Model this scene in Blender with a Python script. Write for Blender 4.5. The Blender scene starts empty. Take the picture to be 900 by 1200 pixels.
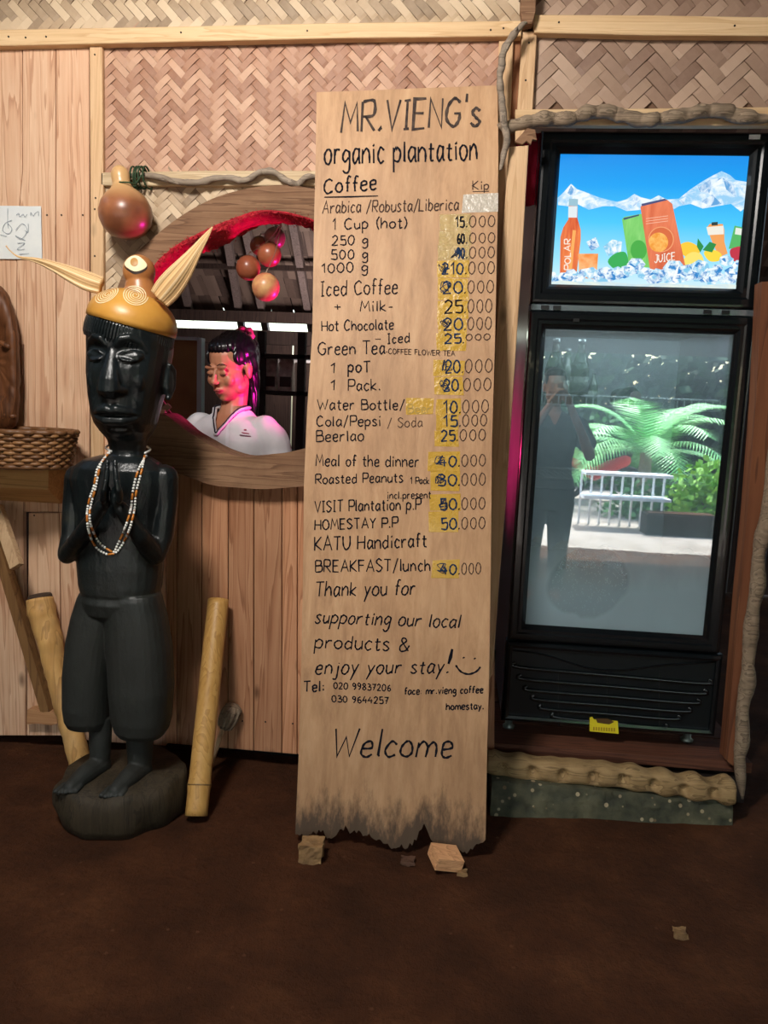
import bpy, math, random
import numpy as np
from mathutils import Vector, Matrix, noise
from mathutils.bvhtree import BVHTree
random.seed(7)
C = bpy.context.scene
COL = C.collection
# ------------------------------------------------------------------ camera
F = 867.0
HC = 1.15
YAW, PIT, ROL = (math.radians(a) for a in (4.95, 7.9, 2.34))
fw = Vector((-math.sin(YAW)*math.cos(PIT), math.cos(YAW)*math.cos(PIT), -math.sin(PIT)))
_r = Vector((math.cos(YAW), math.sin(YAW), 0)); _u = _r.cross(fw)
rt = _r*math.cos(ROL) + _u*math.sin(ROL)
up = -_r*math.sin(ROL) + _u*math.cos(ROL)
EYE = Vector((0, -2.2, HC))
cam = bpy.data.objects.new('camera', bpy.data.cameras.new('camera')); COL.objects.link(cam)
M = Matrix.Identity(4)
for i, v in enumerate((rt, up, -fw, EYE)):
    for k in range(3): M[k][i] = v[k]
cam.matrix_world = M
cam.data.sensor_fit = 'VERTICAL'; cam.data.sensor_height = 36; cam.data.sensor_width = 27
cam.data.lens = F/1200*36
cam.data.clip_start = 0.02
C.camera = cam
# ------------------------------------------------------------------ view, world, lights
vs = C.view_settings
vs.view_transform = 'Standard'; vs.look = 'None'; vs.gamma = 1; vs.exposure = 0.12
vs.use_curve_mapping = False
W = bpy.data.worlds.new('sky'); C.world = W; W.use_nodes = True
wn = W.node_tree.nodes; wl = W.node_tree.links
sky = wn.new('ShaderNodeTexSky'); sky.sky_type = 'NISHITA'; sky.sun_disc = False
sky.sun_elevation = math.radians(55); sky.sun_rotation = math.radians(200); sky.air_density = 1.6; sky.dust_density = 3
wl.new(sky.outputs[0], wn['Background'].inputs[0]); wn['Background'].inputs[1].default_value = 0.6
def light(name, kind, loc, energy, color, size=0.1, target=None, size_y=None):
    l = bpy.data.lights.new(name, kind); l.energy = energy; l.color = color
    if kind == 'AREA':
        l.size = size
        if size_y: l.shape = 'RECTANGLE'; l.size_y = size_y
    elif kind == 'POINT': l.shadow_soft_size = size
    elif kind == 'SUN': l.angle = size
    o = bpy.data.objects.new(name, l); COL.objects.link(o); o.location = loc
    if target is not None:
        o.rotation_euler = (Vector(target)-Vector(loc)).to_track_quat('-Z', 'Y').to_euler()
    return o
light('sun', 'SUN', (2, -8, 8), 12.0, (1, .96, .9), .03, target=(0.6, -4.5, 0))
light('ceiling_lamp', 'AREA', (-0.75, -1.75, 2.5), 46, (1, .95, .89), .35, target=(-0.2, 0, 1.35))
red_lamp = light('red_lamp', 'SPOT', (-0.16, 0.32, 1.15), 34, (1, .02, .42), target=(-.75, .26, 1.42)); red_lamp.data.spot_size = 1.32; red_lamp.data.spot_blend = .35; red_lamp.data.shadow_soft_size = .04
red_lamp2 = light('red_lamp', 'SPOT', (-0.25, .50, 1.0), 26, (1, .03, .2), target=(.21, .35, 1.05)); red_lamp2.data.spot_size = 1.3; red_lamp2.data.spot_blend = .9; red_lamp2.data.shadow_soft_size = .04
light('roof_fill', 'AREA', (-0.6, 1.98, 1.22), 17, (1, .93, .9), .5, target=(-0.6, 2.40, 2.1))  # added fill that brightens the thatch from below, no lamp hangs here
# ------------------------------------------------------------------ helpers
def ray(x, y): return fw + rt*((x-450)/F) - up*((y-600)/F)
def P(x, y, Y):
    d = ray(x, y); return EYE + d*((Y+2.2)/d.y)
def FL(x, y, z=0.0):
    d = ray(x, y); return EYE + d*((z-HC)/d.z)
def PL(x, y, p0, n):
    d = ray(x, y); return EYE + d*((p0-EYE).dot(n)/d.dot(n))
def sc(x, y, Y): return (P(x, y, Y)-EYE).dot(fw)/F          # metres per pixel there
def lin(c): return tuple(((v/255)/12.92 if v/255 <= .04045 else ((v/255+.055)/1.055)**2.4) for v in c)
def catmull(pts, n=6, closed=False):
    out = []; N = len(pts)
    rng = range(N if closed else N-1)
    for i in rng:
        if closed: p = [pts[(i+k) % N] for k in (-1, 0, 1, 2)]
        else: p = [pts[max(0, min(N-1, i+k))] for k in (-1, 0, 1, 2)]
        for s in range(n):
            t = s/n
            out.append(tuple(.5*((2*p[1][k]) + (-p[0][k]+p[2][k])*t + (2*p[0][k]-5*p[1][k]+4*p[2][k]-p[3][k])*t*t
                       + (-p[0][k]+3*p[1][k]-3*p[2][k]+p[3][k])*t**3) for k in range(len(p[0]))))
    if not closed: out.append(tuple(pts[-1]))
    return out
class MB:
    def __init__(s): s.v = []; s.f = []; s.t = []
    def add(s, vs, fs, tone=None):
        b = len(s.v); s.v += [Vector(v) for v in vs]; s.f += [tuple(i+b for i in f) for f in fs]
        s.t += [random.random() if tone is None else tone]*len(vs); return s
    def box(s, a, b, tone=None, M=None):
        x0, y0, z0 = a; x1, y1, z1 = b
        v = [(x0,y0,z0),(x1,y0,z0),(x1,y1,z0),(x0,y1,z0),(x0,y0,z1),(x1,y0,z1),(x1,y1,z1),(x0,y1,z1)]
        if M is not None: v = [M @ Vector(p) for p in v]
        return s.add(v, [(0,3,2,1),(4,5,6,7),(0,1,5,4),(1,2,6,5),(2,3,7,6),(3,0,4,7)], tone)
    def bar(s, p, q, w, h, side=(0, 1, 0), tone=None):
        p = Vector(p); q = Vector(q); d = (q-p).normalized(); a = Vector(side); a = (a-d*a.dot(d)).normalized(); b = d.cross(a)
        v = [e+a*(i*h/2)+b*(j*w/2) for e in (p, q) for i, j in ((-1,-1),(1,-1),(1,1),(-1,1))]
        return s.add(v, [(0,1,2,3),(7,6,5,4),(0,4,5,1),(1,5,6,2),(2,6,7,3),(3,7,4,0)], tone)
    def prism(s, poly, y0, y1, ch=0.0, tone=None):
        """poly: (x,z) ring, front y0 (smaller), back y1"""
        n = len(poly)
        area = sum(poly[i][0]*poly[(i+1) % n][1]-poly[(i+1) % n][0]*poly[i][1] for i in range(n))
        if area < 0: poly = poly[::-1]
        rings = []
        if ch:
            ins = []
            for i in range(n):
                a = Vector(poly[i-1][:2]); b = Vector(poly[i][:2]); c = Vector(poly[(i+1) % n][:2])
                d1 = (b-a).normalized(); d2 = (c-b).normalized()
                n1 = Vector((-d1.y, d1.x)); n2 = Vector((-d2.y, d2.x)); m = n1+n2
                m = m/max(.5, m.length_squared/2) if m.length > 1e-6 else n1
                ins.append((b.x+m.x*ch, b.y+m.y*ch))
            rings.append([(x, y0, z) for x, z in ins]); rings.append([(x, y0+ch, z) for x, z in [p[:2] for p in poly]])
        else: rings.append([(p[0], y0, p[1]) for p in poly])
        rings.append([(p[0], y1, p[1]) for p in poly])
        v = [p for r in rings for p in r]
        f = [tuple(range(n)), tuple(range(len(v)-1, len(v)-n-1, -1))]
        for k in range(len(rings)-1):
            for i in range(n):
                j = (i+1) % n; f.append((k*n+i, (k+1)*n+i, (k+1)*n+j, k*n+j))
        return s.add(v, f, tone)
    def loft(s, rings, caps=True, closed=False, tone=None):
        n = len(rings[0]); v = [p for r in rings for p in r]; f = []
        K = len(rings)
        for k in range(K if closed else K-1):
            k2 = (k+1) % K
            for i in range(n):
                j = (i+1) % n; f.append((k*n+i, k*n+j, k2*n+j, k2*n+i))
        if caps and not closed: f += [tuple(range(n-1, -1, -1)), tuple(range((K-1)*n, K*n))]
        return s.add(v, f, tone)
    def tube(s, pts, rad, n=10, flat=1.0, side=None, tone=None, rough=0.0, closed=False):
        pts = [Vector(p) for p in pts]; K = len(pts)
        if not hasattr(rad, '__len__'): rad = [rad]*K
        rings = []; prev = Vector(side) if side else None
        for i in range(K):
            a = pts[i-1] if (i > 0 or closed) else pts[0]; b = pts[(i+1) % K] if (i < K-1 or closed) else pts[K-1]
            d = (b-a).normalized()
            if prev is None: prev = d.orthogonal()
            e = prev-d*prev.dot(d)
            if e.length < 1e-6: e = d.orthogonal()
            e.normalize(); g = d.cross(e); prev = e
            ring = []
            for k in range(n):
                an = 2*math.pi*k/n; r = rad[i]
                if rough: r *= 1+rough*noise.noise((pts[i]+e*math.cos(an)*r+g*math.sin(an)*r)*40)
                ring.append(pts[i]+e*(r*math.cos(an))+g*(r*flat*math.sin(an)))
            rings.append(ring)
        return s.loft(rings, closed=closed, tone=tone)
    def lathe(s, prof, c=(0,0,0), n=24, M=None, tone=None):
        """prof (r,z) bottom to top"""
        c = Vector(c); rings = []
        for r, z in prof:
            rr = [Vector((r*math.cos(2*math.pi*k/n), r*math.sin(2*math.pi*k/n), z)) for k in range(n)]
            rings.append([(M @ p if M is not None else p)+c for p in rr])
        return s.loft(rings, tone=tone)
    def ell(s, c, r, n=16, M=None, tone=None):
        c = Vector(c); m = n//2; rings = []
        for i in range(1, m):
            th = math.pi*i/m; q = []
            for k in range(n):
                ph = 2*math.pi*k/n
                p = Vector((-r[0]*math.sin(th)*math.cos(ph), r[1]*math.sin(th)*math.sin(ph), r[2]*math.cos(th)))
                q.append((M @ p if M is not None else p)+c)
            rings.append(q)
        v = [p for q in rings for p in q]
        t = Vector((0, 0, r[2])); b = -t
        if M is not None: t = M @ t; b = M @ b
        f = []
        for k in range(m-2):
            for i in range(n):
                j = (i+1) % n; f.append((k*n+i, k*n+j, (k+1)*n+j, (k+1)*n+i))
        N = len(v); v += [t+c, b+c]
        for i in range(n):
            j = (i+1) % n; f += [(i, N, j), ((m-2)*n+j, N+1, (m-2)*n+i)]
        return s.add(v, f, tone)
    def caps(s, p, q, r0, r1, n=14):
        p = Vector(p); q = Vector(q); d = q-p; L = d.length; d = d/L
        pts = []; rad = []
        for a in (-80, -50, -25): pts.append(p+d*(r0*math.sin(math.radians(a)))); rad.append(r0*math.cos(math.radians(a)))
        pts += [p, q]; rad += [r0, r1]
        for a in (25, 50, 80): pts.append(q+d*(r1*math.sin(math.radians(a)))); rad.append(r1*math.cos(math.radians(a)))
        return s.tube(pts, rad, n)
    def chain(s, pts, n=14):
        for (p, r), (q, t) in zip(pts, pts[1:]): s.caps(p, q, r, t, n)
        return s
    def jitter(s, amp, freq, axis=None):
        for v in s.v:
            d = noise.noise_vector(v*freq)*amp
            if axis: d = Vector([d[k]*axis[k] for k in range(3)])
            v += d
        return s
    def build(s, name, mat, parent=None, smooth=False, kind=None):
        me = bpy.data.meshes.new(name)
        off = parent.matrix_world.translation if False else (worldloc(parent) if parent else Vector())
        me.from_pydata([tuple(v-off) for v in s.v], [], s.f); me.update()
        at = me.attributes.new('tone', 'FLOAT', 'POINT'); at.data.foreach_set('value', s.t)
        if mat: me.materials.append(mat)
        if smooth: me.polygons.foreach_set('use_smooth', [True]*len(me.polygons))
        o = bpy.data.objects.new(name, me); COL.objects.link(o)
        if parent: o.parent = parent
        if kind: o['kind'] = kind
        return o
def worldloc(o):
    v = Vector()
    while o is not None: v += o.location; o = o.parent
    return v
def fuse(mb, name, mat, parent, voxel, it=3, fac=.5, label=None, disp=None):
    """union of overlapping closed shapes as one continuous skin"""
    o = mb.build('tmp', mat, parent)
    m = o.modifiers.new('r', 'REMESH'); m.mode = 'VOXEL'; m.voxel_size = voxel; m.use_smooth_shade = True
    if it:
        m = o.modifiers.new('s', 'SMOOTH'); m.factor = fac; m.iterations = it
    dg = bpy.context.evaluated_depsgraph_get()
    me = bpy.data.meshes.new_from_object(o.evaluated_get(dg)); me.name = name
    if not me.materials: me.materials.append(mat)
    me.polygons.foreach_set('use_smooth', [True]*len(me.polygons))
    old = o.data; bpy.data.objects.remove(o); bpy.data.meshes.remove(old)
    if disp:
        off = worldloc(parent) if parent else Vector()
        cn = [(v.co.copy(), v.normal.copy()) for v in me.vertices]
        me.vertices.foreach_set('co', [c for p, n in cn for c in (p+disp(p+off, n))]); me.update()
    o = bpy.data.objects.new(name, me); COL.objects.link(o)
    if parent: o.parent = parent
    if label: o['label'] = label
    return o
def tag(o, label, cat, group=None):
    o['label'] = label; o['category'] = cat
    if group: o['group'] = group
    return o
def thing(name, label, cat, loc, group=None):
    o = bpy.data.objects.new(name, None); COL.objects.link(o); o.location = loc; o.empty_display_size = .05
    return tag(o, label, cat, group)
def frame(name, loc=(0, 0, 0)):
    o = bpy.data.objects.new(name, None); COL.objects.link(o); o.location = loc; o['kind'] = 'structure'; return o
def S(o): o['kind'] = 'structure'; return o
def px(poly, Y): return [(p.x, p.z) for p in (P(a, b, Y) for a, b in poly)]
# ------------------------------------------------------------------ materials
def newmat(name):
    m = bpy.data.materials.new(name); m.use_nodes = True; nt = m.node_tree
    return m, nt, nt.nodes['Principled BSDF']
def N(nt, t, **k):
    n = nt.nodes.new(t)
    for a, b in k.items():
        if a[0] == '_': n.inputs[a[1:].replace('_', ' ')].default_value = b
        else: setattr(n, a, b)
    return n
def ramp(nt, fac, stops):
    r = N(nt, 'ShaderNodeValToRGB'); e = r.color_ramp.elements
    while len(e) < len(stops): e.new(.5)
    for el, (p, c) in zip(e, stops): el.position = p; el.color = (*lin(c), 1)
    nt.links.new(fac, r.inputs[0]); return r.outputs[0]
def mixc(nt, fac, a, b, mode='MIX'):
    m = N(nt, 'ShaderNodeMix', data_type='RGBA', blend_type=mode)
    for s, v in ((m.inputs[0], fac), (m.inputs[6], a), (m.inputs[7], b)):
        if isinstance(v, (int, float)): s.default_value = v
        elif isinstance(v, tuple): s.default_value = (*v, 1) if len(v) == 3 else v
        else: nt.links.new(v, s)
    return m.outputs[2]
def math_(nt, op, a, b=0.0, c=None):
    m = N(nt, 'ShaderNodeMath', operation=op)
    for s, v in zip(m.inputs, (a, b, c)):
        if v is None: continue
        if isinstance(v, (int, float)): s.default_value = v
        else: nt.links.new(v, s)
    return m.outputs[0]
def coords(nt, scale=(1, 1, 1), rnd=True, space='Object'):
    tc = N(nt, 'ShaderNodeTexCoord'); mp = N(nt, 'ShaderNodeMapping'); mp.inputs['Scale'].default_value = scale
    src = tc.outputs[space]
    if rnd:
        oi = N(nt, 'ShaderNodeObjectInfo'); r = math_(nt, 'MULTIPLY', oi.outputs['Random'], 37.0)
        at = N(nt, 'ShaderNodeAttribute', attribute_name='tone'); r = math_(nt, 'ADD', r, math_(nt, 'MULTIPLY', at.outputs['Fac'], 11.0))
        va = N(nt, 'ShaderNodeVectorMath', operation='ADD'); cb = N(nt, 'ShaderNodeCombineXYZ')
        for k in range(3): nt.links.new(r, cb.inputs[k])
        nt.links.new(src, va.inputs[0]); nt.links.new(cb.outputs[0], va.inputs[1]); src = va.outputs[0]
    nt.links.new(src, mp.inputs['Vector']); return mp.outputs[0]
def tone(nt):
    at = N(nt, 'ShaderNodeAttribute', attribute_name='tone'); oi = N(nt, 'ShaderNodeObjectInfo')
    return math_(nt, 'FRACT', math_(nt, 'ADD', at.outputs['Fac'], oi.outputs['Random']))
def bump(nt, b, h, s=.3, d=.01):
    n = N(nt, 'ShaderNodeBump'); n.inputs['Strength'].default_value = s; n.inputs['Distance'].default_value = d
    nt.links.new(h, n.inputs['Height']); nt.links.new(n.outputs[0], b.inputs['Normal'])
def wood(name, light_, mid, dark, axis='Z', rough=.65, grain=1.0, var=.25, bs=.25, knots=True, spec=.3, stain=None):
    m, nt, b = newmat(name)
    k = {'Z': (1, 1, .045), 'X': (.045, 1, 1), 'Y': (1, .045, 1)}[axis]
    v1 = coords(nt, tuple(28*grain*a for a in k)); n1 = N(nt, 'ShaderNodeTexNoise', _Scale=1.0, _Detail=3.0, _Distortion=.6); nt.links.new(v1, n1.inputs['Vector'])
    rings = math_(nt, 'FRACT', math_(nt, 'MULTIPLY', n1.outputs['Fac'], 7.0))
    v2 = coords(nt, tuple(260*grain*a for a in k)); n2 = N(nt, 'ShaderNodeTexNoise', _Scale=1.0, _Detail=4.0, _Roughness=.7); nt.links.new(v2, n2.inputs['Vector'])
    c = ramp(nt, rings, [(0, light_), (.75, mid), (.93, dark), (1.0, mid)])
    c = mixc(nt, math_(nt, 'MULTIPLY', n2.outputs['Fac'], .7), c, mixc(nt, 1.0, c, lin((185, 160, 150)), 'MULTIPLY'))
    n3 = N(nt, 'ShaderNodeTexNoise', _Scale=3.0, _Detail=3.0); nt.links.new(coords(nt), n3.inputs['Vector'])
    c = mixc(nt, .32, c, ramp(nt, n3.outputs['Fac'], [(.3, mid), (.7, light_)]), 'MIX')
    hs = N(nt, 'ShaderNodeHueSaturation'); nt.links.new(c, hs.inputs['Color'])
    nt.links.new(math_(nt, 'MULTIPLY_ADD', tone(nt), var, 1-var/2), hs.inputs['Value']); c = hs.outputs[0]
    if knots:
        kv = N(nt, 'ShaderNodeTexVoronoi', _Scale=1.0); nt.links.new(coords(nt, tuple(9*(a if a == 1 else .45) for a in k)), kv.inputs['Vector'])
        kf = ramp(nt, kv.outputs['Distance'], [(.03, (255, 255, 255)), (.13, (0, 0, 0))])
        c = mixc(nt, math_(nt, 'MULTIPLY', kf, .75), c, lin(tuple(int(x*.55) for x in dark)))
    if stain:
        ns = N(nt, 'ShaderNodeTexNoise', _Scale=stain[1], _Detail=5.0, _Roughness=.65); nt.links.new(coords(nt), ns.inputs['Vector'])
        c = mixc(nt, ramp(nt, ns.outputs['Fac'], [(.5, (0, 0, 0)), (.72, (170, 170, 170))]), c, lin(stain[0]))
    nt.links.new(c, b.inputs['Base Color']); b.inputs['Roughness'].default_value = rough
    b.inputs['Specular IOR Level'].default_value = spec
    bump(nt, b, n2.outputs['Fac'], bs, .003)
    return m
def plain(name, c, rough=.5, metal=0, c2=None, sc_=20, bs=0.0, bsc=60, spec=.5, emit=0, coat=0, var=0.0, det=4.0):
    m, nt, b = newmat(name)
    b.inputs['Base Color'].default_value = (*lin(c), 1); b.inputs['Roughness'].default_value = rough; b.inputs['Metallic'].default_value = metal
    b.inputs['Specular IOR Level'].default_value = spec; b.inputs['Coat Weight'].default_value = coat
    col = None
    if c2:
        n = N(nt, 'ShaderNodeTexNoise', _Scale=float(sc_), _Detail=det, _Roughness=.6); nt.links.new(coords(nt), n.inputs['Vector'])
        col = ramp(nt, n.outputs['Fac'], [(.33, c), (.68, c2)])
    if var:
        if col is None: col = mixc(nt, 0.0, lin(c), lin(c))
        hs = N(nt, 'ShaderNodeHueSaturation'); nt.links.new(col, hs.inputs['Color'])
        nt.links.new(math_(nt, 'MULTIPLY_ADD', tone(nt), var, 1-var/2), hs.inputs['Value']); col = hs.outputs[0]
    if col is not None: nt.links.new(col, b.inputs['Base Color'])
    if emit:
        b.inputs['Emission Strength'].default_value = emit
        if col is not None: nt.links.new(col, b.inputs['Emission Color'])
        else: b.inputs['Emission Color'].default_value = (*lin(c), 1)
    if bs:
        n = N(nt, 'ShaderNodeTexNoise', _Scale=float(bsc), _Detail=5.0); nt.links.new(coords(nt), n.inputs['Vector']); bump(nt, b, n.outputs['Fac'], bs, .01)
    return m
pine = wood('pine_plank', (240, 204, 170), (222, 174, 138), (178, 122, 88), var=.22, grain=.8)
pine_warm = wood('pine_plank_warm', (218, 166, 126), (192, 134, 96), (140, 84, 54), var=.5, knots=True, grain=.8)
beam_x = wood('beam_pine', (232, 202, 158), (220, 186, 140), (200, 160, 112), axis='X', var=.1, knots=False)
beam_z = wood('post_pine', (228, 194, 152), (216, 178, 134), (194, 152, 108), axis='Z', var=.15, knots=True)
old_x = wood('weathered_plank', (160, 126, 96), (132, 98, 72), (92, 64, 46), axis='X', var=.1, rough=.8, knots=False, bs=.5, stain=((84, 62, 46), 5.0))
driftwood = wood('grey_driftwood', (168, 150, 126), (132, 114, 94), (74, 62, 52), axis='X', var=.1, rough=.8, knots=False, bs=.7, stain=((48, 40, 34), 11.0))
vine_g = wood('grey_vine', (170, 156, 138), (136, 122, 106), (96, 84, 74), axis='X', var=.1, rough=.75, knots=False, bs=.6)
def husk_mat():
    m, nt, b = newmat('dry_husk'); at = N(nt, 'ShaderNodeAttribute', attribute_name='tone')
    c = ramp(nt, at.outputs['Fac'], [(0, (166, 124, 78)), (.3, (206, 166, 112)), (.6, (222, 186, 134)), (1, (238, 210, 164))])
    n = N(nt, 'ShaderNodeTexNoise', _Scale=30.0, _Detail=5.0); nt.links.new(coords(nt), n.inputs['Vector'])
    c = mixc(nt, ramp(nt, n.outputs['Fac'], [(.5, (0, 0, 0)), (.75, (120, 120, 120))]), c, lin((140, 112, 80)))
    nt.links.new(c, b.inputs['Base Color']); b.inputs['Roughness'].default_value = .55; bump(nt, b, at.outputs['Fac'], .3, .003); return m
husk = husk_mat()
bamboo_m = wood('bamboo_skin', (206, 164, 96), (190, 144, 76), (158, 112, 54), axis='Z', rough=.42, var=.05, knots=False, bs=.1, spec=.4, grain=.7)
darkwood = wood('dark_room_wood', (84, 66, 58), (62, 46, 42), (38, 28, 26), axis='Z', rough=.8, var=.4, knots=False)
mask_wood = wood('carved_dark_wood', (128, 82, 50), (92, 56, 34), (46, 28, 20), axis='Z', rough=.45, var=.1, knots=False, stain=((30, 20, 16), 9.0), grain=.6)
def woven_mat(name, c1, c2, c3, rough=.6):
    m, nt, b = newmat(name)
    t = tone(nt); c = ramp(nt, t, [(0, c1), (.5, c2), (.9, c3)])
    n = N(nt, 'ShaderNodeTexNoise', _Scale=60.0, _Detail=4.0); nt.links.new(coords(nt), n.inputs['Vector'])
    n2 = N(nt, 'ShaderNodeTexNoise', _Scale=4.0, _Detail=3.0); nt.links.new(coords(nt, rnd=False), n2.inputs['Vector'])
    c = mixc(nt, ramp(nt, n.outputs['Fac'], [(.35, (0, 0, 0)), (.75, (120, 120, 120))]), c, lin(c3))
    c = mixc(nt, ramp(nt, n2.outputs['Fac'], [(.4, (0, 0, 0)), (.7, (110, 110, 110))]), c, lin(c1))
    nt.links.new(c, b.inputs['Base Color']); b.inputs['Roughness'].default_value = rough
    bump(nt, b, n.outputs['Fac'], .2, .003); return m
weave_c = woven_mat('woven_bamboo_pink', (150, 106, 82), (172, 128, 102), (198, 158, 130))
weave_g = woven_mat('woven_bamboo_grey', (140, 118, 94), (178, 152, 122), (208, 184, 152))
weave_r = woven_mat('woven_bamboo_brown', (128, 100, 84), (154, 126, 106), (180, 152, 130))
dark_back = plain('dark_backing', (38, 28, 24), .9)
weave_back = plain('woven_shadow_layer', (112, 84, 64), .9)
# ------------------------------------------------------------------ floor
def dirt_mat():
    m, nt, b = newmat('packed_dirt'); co = coords(nt, rnd=False)
    n = N(nt, 'ShaderNodeTexNoise', _Scale=3.5, _Detail=8.0, _Roughness=.65); nt.links.new(co, n.inputs['Vector'])
    n2 = N(nt, 'ShaderNodeTexNoise', _Scale=42.0, _Detail=6.0, _Roughness=.7); nt.links.new(co, n2.inputs['Vector'])
    v = N(nt, 'ShaderNodeTexVoronoi', _Scale=16.0); nt.links.new(co, v.inputs['Vector'])
    c = ramp(nt, n.outputs['Fac'], [(.3, (48, 27, 14)), (.52, (70, 40, 22)), (.72, (90, 55, 32))])
    c = mixc(nt, ramp(nt, n2.outputs['Fac'], [(.42, (0, 0, 0)), (.7, (150, 150, 150))]), c, lin((40, 25, 16)))
    c = mixc(nt, ramp(nt, v.outputs['Distance'], [(.04, (140, 140, 140)), (.09, (0, 0, 0))]), c, lin((128, 92, 66)))
    nt.links.new(c, b.inputs['Base Color']); b.inputs['Roughness'].default_value = .9; b.inputs['Specular IOR Level'].default_value = .15
    bump(nt, b, math_(nt, 'ADD', n.outputs['Fac'], math_(nt, 'MULTIPLY', n2.outputs['Fac'], .5)), .7, .03); return m
dirt = dirt_mat()
mb = MB(); nx, ny = 150, 170; x0, x1, y0, y1 = -3.0, 3.0, -4.3, 3.2
vv = []
for j in range(ny+1):
    for i in range(nx+1):
        x = x0+(x1-x0)*i/nx; y = y0+(y1-y0)*j/ny
        z = .010*noise.noise(Vector((x*2.2, y*2.2, 1)))+.006*noise.noise(Vector((x*9, y*9, 4)))-.006
        vv.append((x, y, z))
mb.add(vv, [(j*(nx+1)+i, j*(nx+1)+i+1, (j+1)*(nx+1)+i+1, (j+1)*(nx+1)+i) for j in range(ny) for i in range(nx)], 0)
floor = S(mb.build('floor', dirt, smooth=True))
# ------------------------------------------------------------------ the plank and bamboo wall
wall = frame('wall_back')
def plank(poly, Y, th, mat, parent=wall, name='plank', ch=.0015):
    return MB().prism(px(poly, Y), Y, Y+th, ch).build(name, mat, parent)
# upper left planks, floor-length where seen beside the statue
for a in ([(-70,50),(-32,50),(-36,262),(-38,560),(-36,866),(-80,866)],
          [(-31,50),(-8,50),(-10,262),(-12,560),(-16,866),(-35,866)],
          [(-7,50),(25.5,52),(26,200),(20,262),(18,402),(27,404),(27,600),(30,862),(-15,862),(-11,560),(-9,262)],
          [(26.5,50),(65,52),(64.5,262),(66,500),(68,600),(33,600),(28,600),(28,404),(18.6,403),(20.6,262),(26.6,200)],
          [(66,52),(104,52),(104.5,300),(104.5,600),(69,600),(67,500),(65.5,262)],
          [(33.5,601),(69,601),(70,700),(72,862),(31.5,862)],
          [(70,601),(108,601),(108,868),(73,865)],
          [(109,480),(150,480),(150,871),(109,869)],
          [(151,480),(194,480),(194,874),(151,871)]):
    plank(a, 0.0+random.uniform(-.002, .002), .018, pine)
lower = [(195,207),(208,236),(237,267),(268,297),(298,330),(331,348),(349,385),(386,425),(426,465),(466,505),(506,545),(546,580)]
for i, (a, b) in enumerate(lower):
    dx = -.035*(a-195)/130*7
    yb = 871+(a-195)*.085
    plank([(a,548),(b,548),(b-.3+dx*.6,yb+(b-a)*.085),(a-.3+dx*.5,yb)], random.uniform(-.003, .002), .018, pine_warm)
for a, b in ((446,480),(481,520),(521,560),(561,584)):          # behind the sign board
    plank([(a,205),(b,205),(b-4,546),(a-4,546)], 0.002, .016, pine)
# woven panels : 3/3 twill, every visible float a bent strip of its own
ocx, ocz = P(316, 398, 0).x, P(316, 398, 0).z      # centre of the round serving hatch
ORX = 0.370
def twill(x0, x1, z0, z1, w, horiz, mat, name, Y=.006, hole=False, single=False, seed=1):
    rnd = random.Random(seed); s2 = math.sqrt(.5)
    if horiz: ai = Vector((s2, s2)); aj = Vector((s2, -s2))
    else: ai = Vector((s2, s2)); aj = Vector((-s2, s2))
    c = Vector((x0, z0)); R = int(((x1-x0)+(z1-z0))/w)+6; mb = MB(); n = 0; proto = {}
    for j in range(-R, R):
        for m_ in range(-R//3, R//3+1):
            for kind in (0, 1):
                if kind == 0: p0 = ai*(j+6*m_)*w+aj*j*w; L = ai*3*w; Wd = aj*w
                else: p0 = ai*j*w+aj*(j-5+6*m_)*w; L = aj*3*w; Wd = ai*w
                q = c+p0+L/2+Wd/2
                mg = w*.55
                if not (x0-mg < q.x < x1+mg and z0-mg < q.y < z1+mg): continue
                if hole and math.hypot((q.x-ocx), (q.y-ocz)) < ORX+.02: continue
                Lw = rnd.uniform(.97, 1.02); g = rnd.uniform(.92, .99); tl = rnd.uniform(-.0007, .0007)
                a = c+p0+Wd*(1-g)/2
                prof = [(.0, .0022), (.14, .0006), (.5, -.0004), (.86, .0006), (1, .0022)]
                v = []
                for t, d in prof:
                    e = a+L*(.5+(t-.5)*Lw)
                    for side in (0, 1):
                        f_ = e+Wd*g*side; v.append(Vector((f_.x, Y-.002+d*1.6+tl*(side*2-1)*w/.02, f_.y)))
                f = [(2*k, 2*k+2, 2*k+3, 2*k+1) for k in range(4)]
                th = Vector((0, .002, 0)); b = len(v); v += [p+th for p in v]
                f += [(2*k, 2*k+2, 2*k+2+b, 2*k+b) for k in range(4)]+[(2*k+1, 2*k+3, 2*k+3+b, 2*k+1+b) for k in range(4)]+[(0, 1, 1+b, b), (8, 9, 9+b, 8+b)]
                if single: MB().add(v, f, rnd.random()).build(name, mat, wall)
                else: mb.add(v, f, rnd.random())
                n += 1
    if not single: mb.build(name, mat, wall, kind='stuff')
    return n
def wx(x, y): return P(x, y, 0).x
def wz(x, y): return P(x, y, 0).z
cnt = []
cnt.append(twill(wx(119,120), wx(392,120), wz(300,205), wz(300,40), .0195, False, weave_c, 'woven_panel', seed=2))
cnt.append(twill(wx(393,120), wx(590,120), wz(500,215), wz(500,40), .0200, False, weave_c, 'woven_panel', Y=.003, seed=3))
cnt.append(twill(wx(119,260), wx(450,260), wz(130,480), wz(300,207), .0200, False, weave_g, 'woven_panel', hole=True, seed=4))
cnt.append(twill(wx(-60,20), wx(610,20), wz(300,38), wz(300,-60), .0225, True, weave_g, 'woven_panel', seed=5))
cnt.append(twill(wx(627,90), wx(925,90), wz(750,128), wz(750,32), .0300, False, weave_r, 'woven_strip', single=True, seed=6))
cnt.append(twill(wx(627,10), wx(925,10), wz(750,26), wz(750,-50), .0300, True, weave_r, 'woven_strip', single=True, seed=8))
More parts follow.
